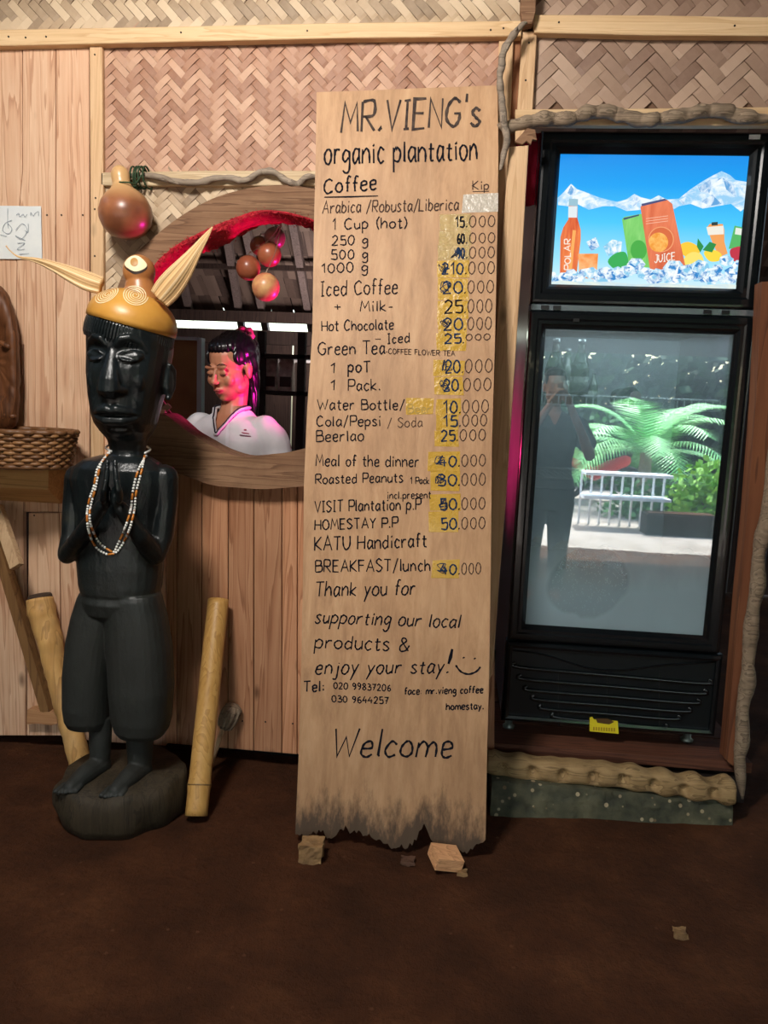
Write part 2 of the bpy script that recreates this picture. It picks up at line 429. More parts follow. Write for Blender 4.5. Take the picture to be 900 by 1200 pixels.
# dark sheet behind the weave, pierced by the hatch
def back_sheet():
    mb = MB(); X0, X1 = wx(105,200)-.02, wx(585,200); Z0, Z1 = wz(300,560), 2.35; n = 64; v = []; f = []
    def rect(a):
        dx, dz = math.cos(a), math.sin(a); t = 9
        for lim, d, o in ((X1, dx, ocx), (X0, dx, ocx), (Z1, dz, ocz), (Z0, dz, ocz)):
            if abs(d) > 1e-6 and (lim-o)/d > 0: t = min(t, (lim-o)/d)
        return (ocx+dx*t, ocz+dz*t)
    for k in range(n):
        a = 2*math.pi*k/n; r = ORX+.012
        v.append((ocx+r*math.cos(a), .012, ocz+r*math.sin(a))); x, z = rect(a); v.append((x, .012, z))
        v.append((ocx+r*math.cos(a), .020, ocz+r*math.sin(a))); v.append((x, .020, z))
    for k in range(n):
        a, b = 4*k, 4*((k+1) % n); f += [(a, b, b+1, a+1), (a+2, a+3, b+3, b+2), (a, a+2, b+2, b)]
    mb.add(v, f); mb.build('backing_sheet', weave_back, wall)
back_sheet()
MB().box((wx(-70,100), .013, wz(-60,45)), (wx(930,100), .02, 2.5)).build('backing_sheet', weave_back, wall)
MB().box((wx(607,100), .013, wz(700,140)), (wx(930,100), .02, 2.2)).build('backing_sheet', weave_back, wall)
S(MB().box((wx(-70,800), .10, -.01), (wx(582,800), .12, .40)).build('trim_12', plain('gap_shade_black', (12, 10, 9), .95), None))  # board added to block room light; its black stands for shade in the gap
# beams, laths and posts
def trim(i, poly, Y, th, mat, ch=.002): return S(plank(poly, Y, th, mat, None, f'trim_{i}', ch))
trim(1, [(-60,37),(0,34.5),(200,31),(400,26.5),(611,24),(611,42),(400,44.5),(200,49),(0,53.5),(-60,56)], -.028, .028, beam_x)
trim(2, [(626,17),(760,17.5),(910,20),(910,42),(760,41),(626,38)], -.028, .028, beam_x)
trim(3, [(104.5,53),(119.5,52),(121,260),(121,560),(106,560),(106,260)], -.012, .014, beam_z)
trim(4, [(585,40),(602,40),(598,150),(590,280),(582,400),(577,520),(574,660),(570,800),(562,800),(560,660),(565,500),(572,400),(583,130)], -.008, .016, beam_z)
trim(5, [(612,37),(629.5,36),(624,134),(606,134)], -.016, .022, beam_z)
trim(6, [(597,172),(619.5,170),(612,301),(602.5,443),(593,585),(584.5,690),(577.5,790),(571,800),(574,640),(577,500),(581,400),(588,287)], -.045, .026, beam_z)
trim(7, [(612,-40),(629,-40),(628,14),(624,27),(613,28),(610,10)], -.055, .03, old_x)
trim(8, [(604,128),(760,127),(920,125),(920,147),(760,147),(604,146)], -.018, .024, beam_x)
trim(9, [(602,40),(611,40),(606,150),(598,290),(585,480),(583,560),(578,560),(582,400),(597,170)], .006, .012, wood('recess_shade_wood', (150,104,70), (128,84,56), (92,58,40), knots=False))  # strip filling the recess beside the post, its shade put into darker wood
trim(10, [(118,202),(240,200),(372,200),(372,217),(240,218),(118,217)], -.012, .016, wood('split_bamboo', (222,202,166), (204,180,142), (176,148,112), axis='X', knots=False))
nail_m = plain('rusty_nail', (44, 32, 26), .6, metal=.3)
def nail(x, y, Y, parent):
    p = P(x, y, Y); MB().lathe([(.0001, 0), (.0028, 0), (.0024, .0016), (.0001, .0018)], p+Vector((0, .0004, 0)), 8, M=Matrix.Rotation(math.radians(90), 3, 'X')).build('nail', nail_m, parent)
for x, y in ((12,253),(38,253),(55,252),(72,252),(97,252),(49,841),(84,842),(12,246),(240,842),(252,838),(284,845),(311,846),(343,848),(290,560),(313,563),(262,556),(350,565),(98,604),(40,604),(97,842),(15,405)): nail(x, y, -.003, wall)
for x, y in ((10,43),(30,44),(54,43),(212,38),(575,35),(590,33),(360,36)): nail(x, y, -.0285, bpy.data.objects['trim_1'])
for x, y in ((655,26),(861,30)): nail(x, y, -.0285, bpy.data.objects['trim_2'])
for x, y in ((111,64),(111,245),(111,300),(112,232)): nail(x, y, -.0125, bpy.data.objects['trim_3'])
for x, y in ((620,50),(616,94)): nail(x, y, -.0165, bpy.data.objects['trim_5'])
# ------------------------------------------------------------------ serving hatch : arch board, red lining, heavy sill
hatch = frame('window_1', (ocx, 0, ocz-ORX))
def band(outer, inner, Y, th, name, mat, parent, jit=.0, n=6):
    o = catmull(outer, n); i_ = catmull(inner, n); mb = MB(); rings = []
    for k, (a, b) in enumerate(zip(o, i_)):
        pa, pb = P(*a, Y), P(*b, Y); rings.append([pa, pb, pb+Vector((0, th, 0)), pa+Vector((0, th, 0))])
    mb.loft(rings)
    if jit: mb.jitter(jit, 14)
    return mb.build(name, mat, parent)
band([(128,440),(128,390),(138,335),(165,292),(222,247),(275,224),(333,217),(385,226),(430,250),(468,292),(488,345),(496,400),(490,450),(472,500)],
     [(176,470),(166,400),(168,345),(186,312),(225,279),(267,260),(311,248),(364,258),(400,280),(428,310),(446,350),(452,400),(448,445),(436,480)], -.03, .05, 'arch_board', old_x, hatch, .002)
band([(122,470),(150,520),(186,484),(224,509),(274,534),(318,533),(362,524),(405,505),(440,478),(470,480)],
     [(120,480),(150,545),(194,551),(253,569),(296,573),(330,572),(362,568),(410,552),(452,528),(480,500)], -.055, .11, 'sill_board', old_x, hatch, .003)
# red lining cloth with ragged pile
red = plain('red_cloth', (196, 26, 44), .8, c2=(150, 14, 30), sc_=40, bs=.5, bsc=90)
def lining():
    o = catmull([(168,352),(178,315),(200,292),(225,277),(267,258),(311,246),(364,256),(402,278),(430,310)], 14)
    i_ = catmull([(176,372),(184,345),(205,315),(228,300),(258,290),(311,264),(364,268),(398,292),(420,325)], 14)
    mb = MB(); rnd = random.Random(3); m = 8; rows = []
    for k, (a, b) in enumerate(zip(o, i_)):
        r = []
        for q in range(m+1):
            t = q/m; x = a[0]+(b[0]-a[0])*t; y = a[1]+(b[1]-a[1])*t
            Y = -.036+.10*t*t; p = P(x, y, Y)
            p += Vector((0, -1, 0))*(.010*math.sin(math.pi*t)+.006*noise.noise(Vector((k*.45, q*.9, 3))))
            if q == m: p.z += .008*noise.noise(Vector((k*1.3, 0, 8)))
            r.append(p)
        rows.append(r)
    v = [p for r in rows for p in r]; K = len(rows); w = m+1
    mb.add(v, [(a*w+b, a*w+b+1, (a+1)*w+b+1, (a+1)*w+b) for a in range(K-1) for b in range(m)])
    for _ in range(1500):
        a = rnd.randrange(K); b = rnd.randrange(w); p = rows[a][b]+Vector((rnd.uniform(-.006, .006), -.002, rnd.uniform(-.006, .006)))
        d = Vector((rnd.uniform(-1, 1), rnd.uniform(-1.2, -.2), rnd.uniform(-1.2, .5))).normalized()*rnd.uniform(.005, .013)
        e = d.orthogonal().normalized()*.0011
        mb.add([p-e, p+e, p+d], [(0, 1, 2)])
    return mb.build('red_lining', red, hatch)
lining()
# ------------------------------------------------------------------ room behind the hatch
back = frame('wall_rear', (0, 2.95, 0))
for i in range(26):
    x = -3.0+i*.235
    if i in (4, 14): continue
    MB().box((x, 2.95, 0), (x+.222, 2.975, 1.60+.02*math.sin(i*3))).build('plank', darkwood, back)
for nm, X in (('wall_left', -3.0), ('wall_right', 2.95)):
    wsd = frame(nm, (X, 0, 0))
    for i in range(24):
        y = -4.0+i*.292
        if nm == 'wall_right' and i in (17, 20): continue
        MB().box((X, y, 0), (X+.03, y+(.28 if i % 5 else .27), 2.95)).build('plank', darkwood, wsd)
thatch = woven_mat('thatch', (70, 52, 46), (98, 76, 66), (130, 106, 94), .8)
roof = frame('ceiling', (0, 1.5, 2.4))
def rz(Y): return 1.86+(2.95-Y)*.47
for k in range(15):
    Y = 3.1-k*.21; mb = MB(); rnd = random.Random(k)
    for i in range(120):
        x = -3+i*.05+rnd.uniform(-.01, .01); w = .056
        za = rz(Y)-.018+rnd.uniform(-.006, .006); zb = rz(Y-.3)+.02
        mb.add([(x, Y, za), (x+w, Y, za+rnd.uniform(-.008, .008)), (x+w, Y-.3, zb), (x, Y-.3, zb)], [(0, 1, 2, 3)], rnd.random())
    mb.build('thatch_row', thatch, roof, kind='stuff')
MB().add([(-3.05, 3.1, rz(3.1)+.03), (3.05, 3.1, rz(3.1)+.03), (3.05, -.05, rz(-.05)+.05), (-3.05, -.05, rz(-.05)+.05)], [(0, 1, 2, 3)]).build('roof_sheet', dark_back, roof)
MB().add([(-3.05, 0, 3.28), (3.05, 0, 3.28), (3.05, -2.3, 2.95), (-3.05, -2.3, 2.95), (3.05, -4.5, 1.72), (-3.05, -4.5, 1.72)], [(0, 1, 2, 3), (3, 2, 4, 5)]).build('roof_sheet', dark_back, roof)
rafter_m = wood('rafter_grey', (150, 130, 124), (120, 102, 98), (84, 70, 68), rough=.7, knots=False)
for (a, b, c, d) in ((262,250,284,388),(283,240,314,398),(340,240,366,392),(205,290,224,372),(150,300,180,380),(395,240,420,395)):
    pa = P(a, b, .1); 
    # where the two sight lines meet the roof slope
    n_ = Vector((0, .47, 1)).normalized(); p0 = Vector((0, 2.95, 1.84))
    q0, q1 = PL(a, b, p0-n_*.03, n_), PL(c, d, p0-n_*.03, n_)
    MB().bar(q0+(q0-q1)*.4, q1, .045, .05, side=n_).build('rafter', rafter_m, roof)
for Y in (.9, 1.7, 2.5): MB().bar((-3, Y, rz(Y)-.075), (3, Y, rz(Y)-.075), .03, .03).build('purlin', darkwood, roof)
MB().bar((-3, 2.9, 1.74), (3, 2.9, 1.74), .07, .05).build('wall_plate', darkwood, back)
MB().bar((-3, 2.86, 1.60), (3, 2.86, 1.60), .09, .06).build('rail', darkwood, back)
# shelf rack, board and jars seen past the server
rack = thing('storage_rack', 'dark open storage rack in the kitchen behind the server', 'rack', (P(330,500,1.7).x, 1.75, 0))
rackm = plain('dark_rack_wood', (44, 34, 32), .8)  # one even dark brown for the whole rack
rx0, rx1 = P(305,450,1.6).x, P(372,450,1.6).x+.5
for X in (rx0, P(352,450,1.6).x, rx1): MB().box((X-.02, 1.6, 0), (X+.02, 1.64, 1.52)).build('upright', rackm, rack)
for y in (415, 458, 530): 
    z = P(330, y, 1.6).z; MB().box((rx0, 1.6, z-.02), (rx1, 1.95, z)).build('shelf', rackm, rack)
zs = P(330, 458, 1.6).z
pk = plain('foil_pouch', (236, 228, 220), .4, c2=(168, 158, 150), sc_=30); pkl = plain('pouch_print', (60, 48, 46), .6)
for i, (a, b) in enumerate(((308,323),(325,342))):
    A, B = P(a, 458, 1.62), P(b, 416, 1.62)
    t = thing('coffee_pouch', ('pale' if i else 'left pale')+' pouch standing on the kitchen rack '+('nearest the sign board' if i else 'beside the ponytail'), 'pouch', ((A.x+B.x)/2, 1.68, zs))
    m = MB(); cx = (A.x+B.x)/2; w = (B.x-A.x)/2; h = B.z-zs
    m.loft([[Vector((cx+sx*w, 1.68+sy*d, z)) for sx, sy in ((-1,-1),(1,-1),(1,1),(-1,1))] for z, d in ((zs, .04), (zs+h*.5, .035), (zs+h*.9, .01), (zs+h, .003))]); m.build('bag', pk, t)
    MB().box((cx-w*.8, 1.638, zs+h*.12), (cx+w*.8, 1.642, zs+h*.4)).build('printed_band', pkl, t)
A, B = P(196, 398, 1.0), P(233, 545, 1.0)
pn = thing('cabinet_door', 'tan board with a pale blue metal edge behind the server', 'panel', ((A.x+B.x)/2, 1.0, 0))
MB().box((A.x-.22, 1.0, 0), (B.x, 1.02, A.z)).build('board', plain('tan_board', (150, 122, 72), .5, c2=(126, 98, 56), sc_=6), pn)
mt = plain('pale_blue_metal', (176, 206, 210), .35)
MB().box((B.x-.006, .985, 0), (B.x+.014, 1.03, A.z+.012)).build('edge_strip', mt, pn)
MB().box((A.x-.22, .985, A.z), (B.x, 1.03, A.z+.014)).build('edge_strip', mt, pn)
# ------------------------------------------------------------------ hand-lettering : single stroke alphabet
G = {
'A': (7,"0,0 3.5,10 7,0|1.2,3.6 5.8,3.6"), 'B': (6,"0,0 0,10|~0,10 4.5,9.6 4.6,6 0,5.4|~0,5.4 5.6,5 5.6,.6 0,0"),
'C': (6.5,"~6,8.4 3.6,10 .6,7.5 .2,3 2.6,0 6.2,1.6"), 'E': (5.5,"5.5,10 0,10 0,0 5.5,0|0,5.2 4.6,5.2"), 'F': (5.3,"5.3,10 0,10 0,0|0,5.4 4.4,5.4"),
'G': (7,"~6.4,8.6 3.8,10 .6,7.4 .4,2.6 3.4,0 6.2,2 6.4,4.4|3.8,4.6 7,4.6"), 'H': (6.4,"0,10 0,0|6.2,10 6.2,0|0,5 6.2,5"),
'I': (3,"1.5,10 1.5,0|0,10 3,10|0,0 3,0"), 'J': (5,"4.6,10 4.6,3 3.4,.2 1.6,-.1 .2,2.2|2,10 5.6,10"), 'K': (6,"0,10 0,0|5.6,10 0,4.4 6,0"), 'L': (5,"0,10 0,0 5,0"),
'M': (8,"0,0 1.2,10 4,3.2 6.8,10 8,0"), 'N': (6.6,"0,0 .3,10 6.2,0 6.5,10"), 'O': (7,"~@3.5,10 .6,7.6 .3,3 3.4,0 6.4,2.8 6.5,7.4"),
'P': (5.6,"0,0 0,10|~0,10 5.4,9.6 5.4,4.8 0,4.6"), 'R': (6.2,"0,0 0,10|~0,10 5.2,9.8 5.2,5.2 0,5|1.4,5 6.2,0"),
'S': (5.6,"~5.2,8.8 2.6,10.2 .4,7.8 2.8,5.3 5.4,2.8 2.6,-.2 0,1.4"), 'T': (6.4,"0,10 6.4,10|3.2,10 3.2,0"), 'U': (6.2,"~0,10 .1,3.4 3,0 6,3.4 6.2,10"),
'V': (6.4,"0,10 3,0 6.4,10"), 'W': (9.6,"0,10 2.2,0 4.8,7 7,0 9.6,10"), 'Y': (6,"0,10 3,5.2 6,10|3,5.2 2.6,0"),
'a': (5,"~4.6,5.6 2,6.2 .2,3 1.6,0 4.4,2.4|~4.6,6.2 4.4,2 5.2,0"), 'b': (5,"0,10 .2,0|~.2,3 2,6.2 4.8,3.6 3,0 .2,.8"), 'c': (4.4,"~4.4,5.2 2,6.2 .2,3 1.8,0 4.4,1"),
'd': (5.2,"~4.6,5 2,6 .2,3 1.6,0 4.6,1.6|4.8,10 4.7,0"), 'e': (4.8,"~.4,3.2 4.4,3.8 3.6,6.2 .8,5.4 .4,1.4 2.4,-.1 4.8,1"), 'f': (3.8,"~4,9.6 2.4,10.2 1.6,8 1.5,4 1.4,0|0,5.8 3.6,5.8"),
'g': (4.8,"~4.4,5.4 2,6.2 .2,3.6 1.6,1 4.2,2.6|~4.5,6 4.4,-2 2.2,-4 .2,-2.6"), 'h': (5,"0,10 0,0|~0,3.6 2.6,6.2 4.6,4.4 4.8,0"), 'i': (1.6,".8,6 .8,0|.4,8.3 .9,8.8 1.2,8.4"),
'j': (3,"~2.4,6 2.4,-2 1,-3.8 -.4,-2.8|2.4,8.2 2.5,8.7"), 'k': (4.8,"0,10 0,0|4.2,6.2 0,2.6 4.8,0"), 'l': (1.4,".6,10 .6,.8 1.2,0"), 'm': (7.8,"0,6 0,0|~0,3.8 2.2,6.2 3.8,4.4 3.9,0|~3.9,3.8 6,6.2 7.6,4.4 7.8,0"),
'n': (5,"0,6.2 .1,0|~.1,3.8 2.6,6.2 4.6,4.4 4.8,0"), 'o': (5,"~@2.5,6.2 .3,4.4 .4,1.4 2.6,0 4.7,1.8 4.6,4.8"), 'p': (5,"0,6.2 0,-4|~0,4.4 2.2,6.4 4.8,4.2 3.4,.6 0,1"),
'r': (4,"0,6.2 .1,0|~.1,3.6 1.8,5.8 4,5.8"), 's': (4.2,"~4,5.4 2,6.4 .4,4.8 2.4,3.2 4,1.4 2,-.1 0,1"), 't': (3.8,"~1.8,9 1.7,1.6 2.6,0 3.8,.6|0,6.2 3.8,6.3"),
'u': (4.8,"~0,6.2 .2,1.6 2.2,0 4.4,2|4.5,6.2 4.6,0"), 'v': (4.4,"0,6.2 2,0 4.4,6.2"), 'w': (6.4,"0,6.2 1.4,0 3.2,4.6 4.8,0 6.4,6.2"), 'y': (4.6,"0,6.2 2.2,1|4.6,6.2 2.2,1 .6,-4"),
'0': (5.4,"~@2.8,10 .5,7.4 .4,2.6 2.6,0 4.9,2.6 5,7.4"), '1': (3,"0,7.4 2.2,10 2.1,0"), '2': (5.2,"~.3,8 2.6,10.2 4.8,7.6 2.8,3.4 0,0|0,0 5.2,.2"), '3': (5,"~.4,9.4 3,10 4.4,7.6 1.8,5.4|~1.8,5.4 5.2,4.6 4.2,.2 0,.8"),
'4': (5.4,"3,10 0,3.6 5.4,3.8|4,6.6 3.8,0"), '5': (5,"4.8,10 .8,10 .5,5.6|~.5,5.6 4.6,5.6 4.4,.4 0,.6"), '6': (5,"~4,9.8 1.2,7.2 .4,2.4 2.6,0 4.8,2.4 3,5 .6,3.4"), '7': (5,"0,10 5,10 1.8,0|1.2,5 4,5.2"),
'8': (5,"~@2.6,5.2 .5,7.8 2.6,10 4.6,7.8 2.6,5.2 .2,2.6 2.6,0 5,2.6"), '9': (5,"~4.4,8.4 2,10 .4,7.4 2.2,5 4.6,7.6|~4.6,8.6 4.2,3 2,0"),
'.': (1.8,".2,.1 .9,.6 1.4,.2"), ',': (1.6,"1,1 .2,-1.6"), '/': (4.4,"0,-1.6 4.4,10.6"), '(': (2.4,"~2.4,10.6 .6,7 .6,3 2.2,-.8"), ')': (2.4,"~0,10.6 2,7 2,3 .2,-.8"), '+': (4.6,"0,3.6 4.6,3.6|2.3,6 2.3,1.2"),
'-': (3.4,"0,3.6 3.4,3.6"), '&': (6.6,"~6.4,.2 1.4,7.6 2.6,10 4.4,8 .4,3.4 1.4,0 4.4,.4 6.4,4.4"), "'": (1.4,".8,11.6 .6,8.6"), ':': (1.8,".3,1 .9,1.5 1.2,1|.3,4.8 .9,5.3 1.2,4.8"), '!': (1.8,"1.2,10 .6,3|.4,0 .6,.6"), '_': (6, "0,-2 6,-2"),
}
def text_strokes(txt, x0, b0, x1, b1, cap, slant=0.0, xh=None, gap=1.9, wob=.25, seed=0):
    """pixel polylines of a line of lettering whose ink runs from x0 to x1"""
    rnd = random.Random(hash(txt) % 999 if False else len(txt)*31+seed); out = []; cx = 0
    for ch in txt:
        if ch == ' ': cx += 5.0; continue
        w, s = G[ch]; sy = rnd.uniform(.95, 1.05)
        for st in s.split('|'):
            sm = st.startswith('~'); cl = '@' in st; st = st.lstrip('~@')
            pts = [tuple(float(q) for q in p.split(',')) for p in st.split()]
            j = wob
            pts = [(x+rnd.uniform(-j, j), y+rnd.uniform(-j, j)) for x, y in pts]
            if sm: pts = catmull(pts, 5, closed=cl)
            if cl: pts.append(pts[0])
            if xh and ch.islower(): pts = [(x, y*xh/.6 if y <= 6.5 and ch not in 'bdfhklt' else y) for x, y in pts]
            out.append([(cx+x, y*sy) for x, y in pts])
        cx += w+gap
    W_ = cx-gap; k = (x1-x0)/W_; res = []
    for s in out:
        q = []
        for x, y in s:
            t = x/W_; X = x0+x*k+slant*y*cap/10; Yb = b0+(b1-b0)*t
            q.append((X, Yb-y*cap/10))
        res.append(q)
    return res
def ribbon(mb, pts3, w, n):
    """marker stroke on a surface with normal n, rounded ends"""
    pts = [Vector(p) for p in pts3]; q = [pts[0]]
    for p in pts[1:]:
        if (p-q[-1]).length > w*.15: q.append(p)
    if len(q) < 2: q.append(q[0]+n.orthogonal().normalized()*w*.5)
    d0 = (q[1]-q[0]).normalized(); d1 = (q[-1]-q[-2]).normalized()
    v = []; K = len(q)
    for i, p in enumerate(q):
        a = (q[i]-q[i-1]).normalized() if i else d0
        b = (q[i+1]-q[i]).normalized() if i < K-1 else d1
        t = a+b
        t = t.normalized() if t.length > .2 else b
        e = n.cross(t).normalized(); m = w/2/max(.6, e.dot(n.cross(b).normalized()))
        ww = m*(.82+.18*math.sin(i*1.7))
        if i in (0, K-1): ww *= .75
        v += [p-e*ww, p+e*ww]
    f = [(2*i, 2*i+1, 2*i+3, 2*i+2) for i in range(K-1)]
    mb.add([p+n*.0002*0 for p in v], f, .5)
# ------------------------------------------------------------------ the menu board
sp0 = Vector((0, -.395, 0)); st_ = Vector((0, .355, 1.98)).normalized(); sn = Vector((0, -st_.z, st_.y)).normalized()
def SG(x, y, off=0.0): return PL(x, y, sp0+sn*off, sn)
def board_mat():
    m, nt, b = newmat('menu_board_wood')
    co = coords(nt, (30, 30, 1.3), rnd=False); n1 = N(nt, 'ShaderNodeTexNoise', _Scale=1.0, _Detail=5.0, _Roughness=.7, _Distortion=.4); nt.links.new(co, n1.inputs['Vector'])
    n2 = N(nt, 'ShaderNodeTexNoise', _Scale=5.0, _Detail=6.0, _Roughness=.7); nt.links.new(coords(nt, (1, 1, .35), rnd=False), n2.inputs['Vector'])
    c = ramp(nt, n1.outputs['Fac'], [(.3, (168, 128, 92)), (.5, (190, 148, 108)), (.72, (204, 164, 124))])
    c = mixc(nt, ramp(nt, n2.outputs['Fac'], [(.42, (0, 0, 0)), (.68, (170, 170, 170))]), c, lin((142, 106, 74)))
    tc = N(nt, 'ShaderNodeTexCoord'); sx = N(nt, 'ShaderNodeSeparateXYZ'); nt.links.new(tc.outputs['Object'], sx.inputs[0])
    n3 = N(nt, 'ShaderNodeTexNoise', _Scale=1.0, _Detail=6.0, _Roughness=.75); nt.links.new(coords(nt, (26, 26, 7), rnd=False), n3.inputs['Vector'])
    # weathering towards the rotten foot : dirt splashed from the floor
    low = math_(nt, 'SUBTRACT', 1.0, math_(nt, 'MULTIPLY', sx.outputs['Z'], 1.15)); 
    f1 = ramp(nt, math_(nt, 'ADD', math_(nt, 'MULTIPLY', low, .55), math_(nt, 'MULTIPLY', n3.outputs['Fac'], .55)), [(.44, (0, 0, 0)), (.80, (170, 170, 170))])
    c = mixc(nt, f1, c, lin((122, 84, 44)))
    edge = math_(nt, 'SUBTRACT', 1.0, math_(nt, 'MULTIPLY', sx.outputs['Z'], 5.0))
    f2 = ramp(nt, math_(nt, 'ADD', math_(nt, 'MULTIPLY', edge, .5), math_(nt, 'MULTIPLY', n3.outputs['Fac'], .8)), [(.55, (0, 0, 0)), (.78, (235, 235, 235))])
    c = mixc(nt, f2, c, lin((32, 26, 20)))
    nt.links.new(c, b.inputs['Base Color']); b.inputs['Roughness'].default_value = .6
    bump(nt, b, n1.outputs['Fac'], .25, .004); return m
sg = thing('menu_board', 'tall hand-lettered wooden menu board leaning between serving hatch and drinks fridge', 'sign', (SG(458,985).x, -.395, 0))
outl = [(371,108),(430,106),(500,103),(583,100),(584,180),(583,260),(580,400),(576.5,520),(575,680),(573,800),(571,870),(570,930),(569,984),
        (563,988),(556,992),(549,998),(540,997),(533,993),(524,996),(510,992),(505,984),(501,974),(497,965),(494,972),(491,974),(488,985),(483,991),(475,995),(466,993),(459,995),(452,989),(446,984),(441,985),(435,981),(428,979),(420,973),(413,975),(407,971),(398,972),(394,979),(388,983),(381,979),(376,975),(371,978),(367,974),(360,981),(354,977),(346,978),
        (348,930),(350,884),(353,780),(355,680),(356,573),(360,478),(366,390),(368,260),(370,180)]
_o = []; _r = random.Random(9)
for i, p in enumerate(outl):
    _o.append(p); q = outl[(i+1) % len(outl)]
    if p[1] > 968 and q[1] > 968:
        n_ = max(1, int(abs(q[0]-p[0])/2.2))
        for k in range(1, n_): _o.append((p[0]+(q[0]-p[0])*k/n_, p[1]+(q[1]-p[1])*k/n_+_r.choice((-5, -2, 0, 2, 4))*_r.random()))
outl = _o
def prism3(mb, pts, off, tone=None):
    n = len(pts); v = [Vector(p) for p in pts]; v += [p+off for p in v]
    f = [tuple(range(n-1, -1, -1)), tuple(range(n, 2*n))]+[(i, (i+1) % n, (i+1) % n+n, i+n) for i in range(n)]
    return mb.add(v, f, tone)
m = MB(); prism3(m, [SG(*p) for p in outl][::-1], -sn*.024); m.build('board', board_mat(), sg)
ink = plain('marker_ink', (30, 30, 38), .85, c2=(14, 16, 24), sc_=60, spec=.1); ink_grey = plain('marker_faded', (88, 74, 66), .85, c2=(48, 42, 42), sc_=50, spec=.1)
ink_blue = plain('marker_blue', (34, 58, 92), .8, c2=(18, 28, 46), sc_=60, spec=.15); ink_thin = plain('pen_brown', (70, 54, 48), .85, spec=.1)
def write(lines, name='lettering'):
    for txt, x0, b0, x1, b1, cap, pen, mat, *o in lines:
        sl = o[0] if o else 0.0; xh = o[1] if len(o) > 1 else None; mb = MB()
        for s in text_strokes(txt, x0, b0, x1, b1, cap, sl, xh): ribbon(mb, [SG(*p, .0012) for p in s], pen*.00225*1.22, sn)
        mb.build(name, mat, sg)
write([
 ("MR.VIENG's", 400, 155, 562, 147, 34, 3.6, ink_grey, .05), ("organic plantation", 380, 193, 559, 187, 23, 2.4, ink, 0, .72),
 ("Coffee", 380, 227, 441, 222, 17, 2.2, ink, 0, .66), ("Kip", 554, 222, 573, 222, 10, 1.3, ink_thin), ("Arabica /Robusta/Liberica", 378, 250, 537, 246, 14, 1.5, ink_thin, .06),
 ("1 Cup (hot)", 390, 269, 477, 267, 12.5, 1.6, ink), ("250 g", 389, 287.5, 431, 286, 11, 1.5, ink), ("500 g", 388, 304, 431, 303, 11, 1.5, ink), ("1000 g", 377, 320, 431, 318, 11, 1.5, ink),
 ("Iced Coffee", 376, 347, 466, 344, 17, 1.6, ink), ("+", 392, 364, 399, 364, 13, 1.5, ink), ("Milk-", 422, 365, 460, 364, 12, 1.5, ink), ("Hot Chocolate", 377, 388, 461, 386, 12, 1.5, ink),
 ("-", 440, 401, 446, 401, 11, 1.1, ink_thin), ("Iced", 454, 402.6, 480, 401, 11, 1.5, ink), ("Green Tea", 373, 416, 451, 414.5, 15, 1.6, ink), ("-COFFEE FLOWER TEA", 452, 414.5, 533, 417, 6, 1.0, ink_thin),
 ("1", 388, 437, 393, 437, 12, 1.5, ink), ("poT", 408, 436, 434, 436, 13, 1.9, ink), ("1", 388, 457, 393, 457, 12, 1.5, ink), ("Pack.", 408, 458, 446, 457, 13, 1.5, ink),
 ("Water Bottle/", 372, 480, 474, 480, 12, 1.5, ink), ("Beer", 478, 484, 505, 484, 10, 1.0, plain('faded_ochre_ink', (168, 142, 70), .6)), ("Cola/Pepsi", 371, 499.5, 446, 499, 12, 1.5, ink), ("/ Soda", 454, 501, 495, 500, 11, 1.0, ink_thin),
 ("Beerlao", 371, 517.5, 426, 516.5, 12.5, 1.5, ink), ("Meal of the dinner", 370, 546, 491, 547, 13, 1.5, ink), ("Roasted Peanuts", 370, 567, 472, 565, 11.5, 1.5, ink), ("1 Pack", 481, 567, 503, 567, 8, 1.2, ink),
 ("incl.present", 454, 584.5, 505, 584, 8.5, 1.2, ink), ("VISIT Plantation p.P", 369, 600, 493, 597, 13, 1.6, ink), ("HOMESTAY P.P", 369, 621, 466, 618, 12, 1.7, ink), ("KATU Handicraft", 369, 645, 500, 641, 16, 1.8, ink),
 ("BREAKFAST/lunch", 370, 670.5, 504, 669, 14, 1.7, ink), ("Thank you for", 369, 699, 486, 697, 17, 1.8, ink, .1), ("supporting our local", 369, 730, 538, 736, 15, 1.8, ink, .22, .66),
 ("products &", 369, 759.5, 479, 763, 15, 1.8, ink, .12, .66), ("enjoy your stay", 369, 790, 519, 789, 15, 1.9, ink, .18, .68), ("Tel:", 356, 811, 380, 810, 12, 1.9, ink),
 ("020 99837206", 391, 807, 458, 810, 7.5, 1.4, ink), ("030 9644257", 389, 822.5, 455, 825, 7.5, 1.4, ink), ("face: mr.vieng coffee", 474, 814, 566, 812, 8, 1.5, ink, .05), ("homestay.", 523, 832, 567, 831, 8, 1.5, ink), 
 ("Welcome", 389, 886, 529, 888, 31, 2.6, ink, .16, .56)])
m = MB()
for s, w in (([(380,231),(411,230.5),(443,229.5)], 2), ([(554,224.5),(573,224)], 1), ([(530,760.5),(528,770),(525.5,778)], 4.2), ([(524,787),(524.6,788.6)], 4), ([(543,770),(543.8,771.4)], 3.6), ([(556,771),(556.8,772.4)], 3.6)):
    ribbon(m, [SG(*p, .0012) for p in s], w*.00225, sn)
ribbon(m, [SG(*p, .0012) for p in catmull([(534,779.5),(540,787),(549,790),(558,787),(563,781.5)], 5)], 2.6*.00225, sn)
m.build('lettering', ink, sg)
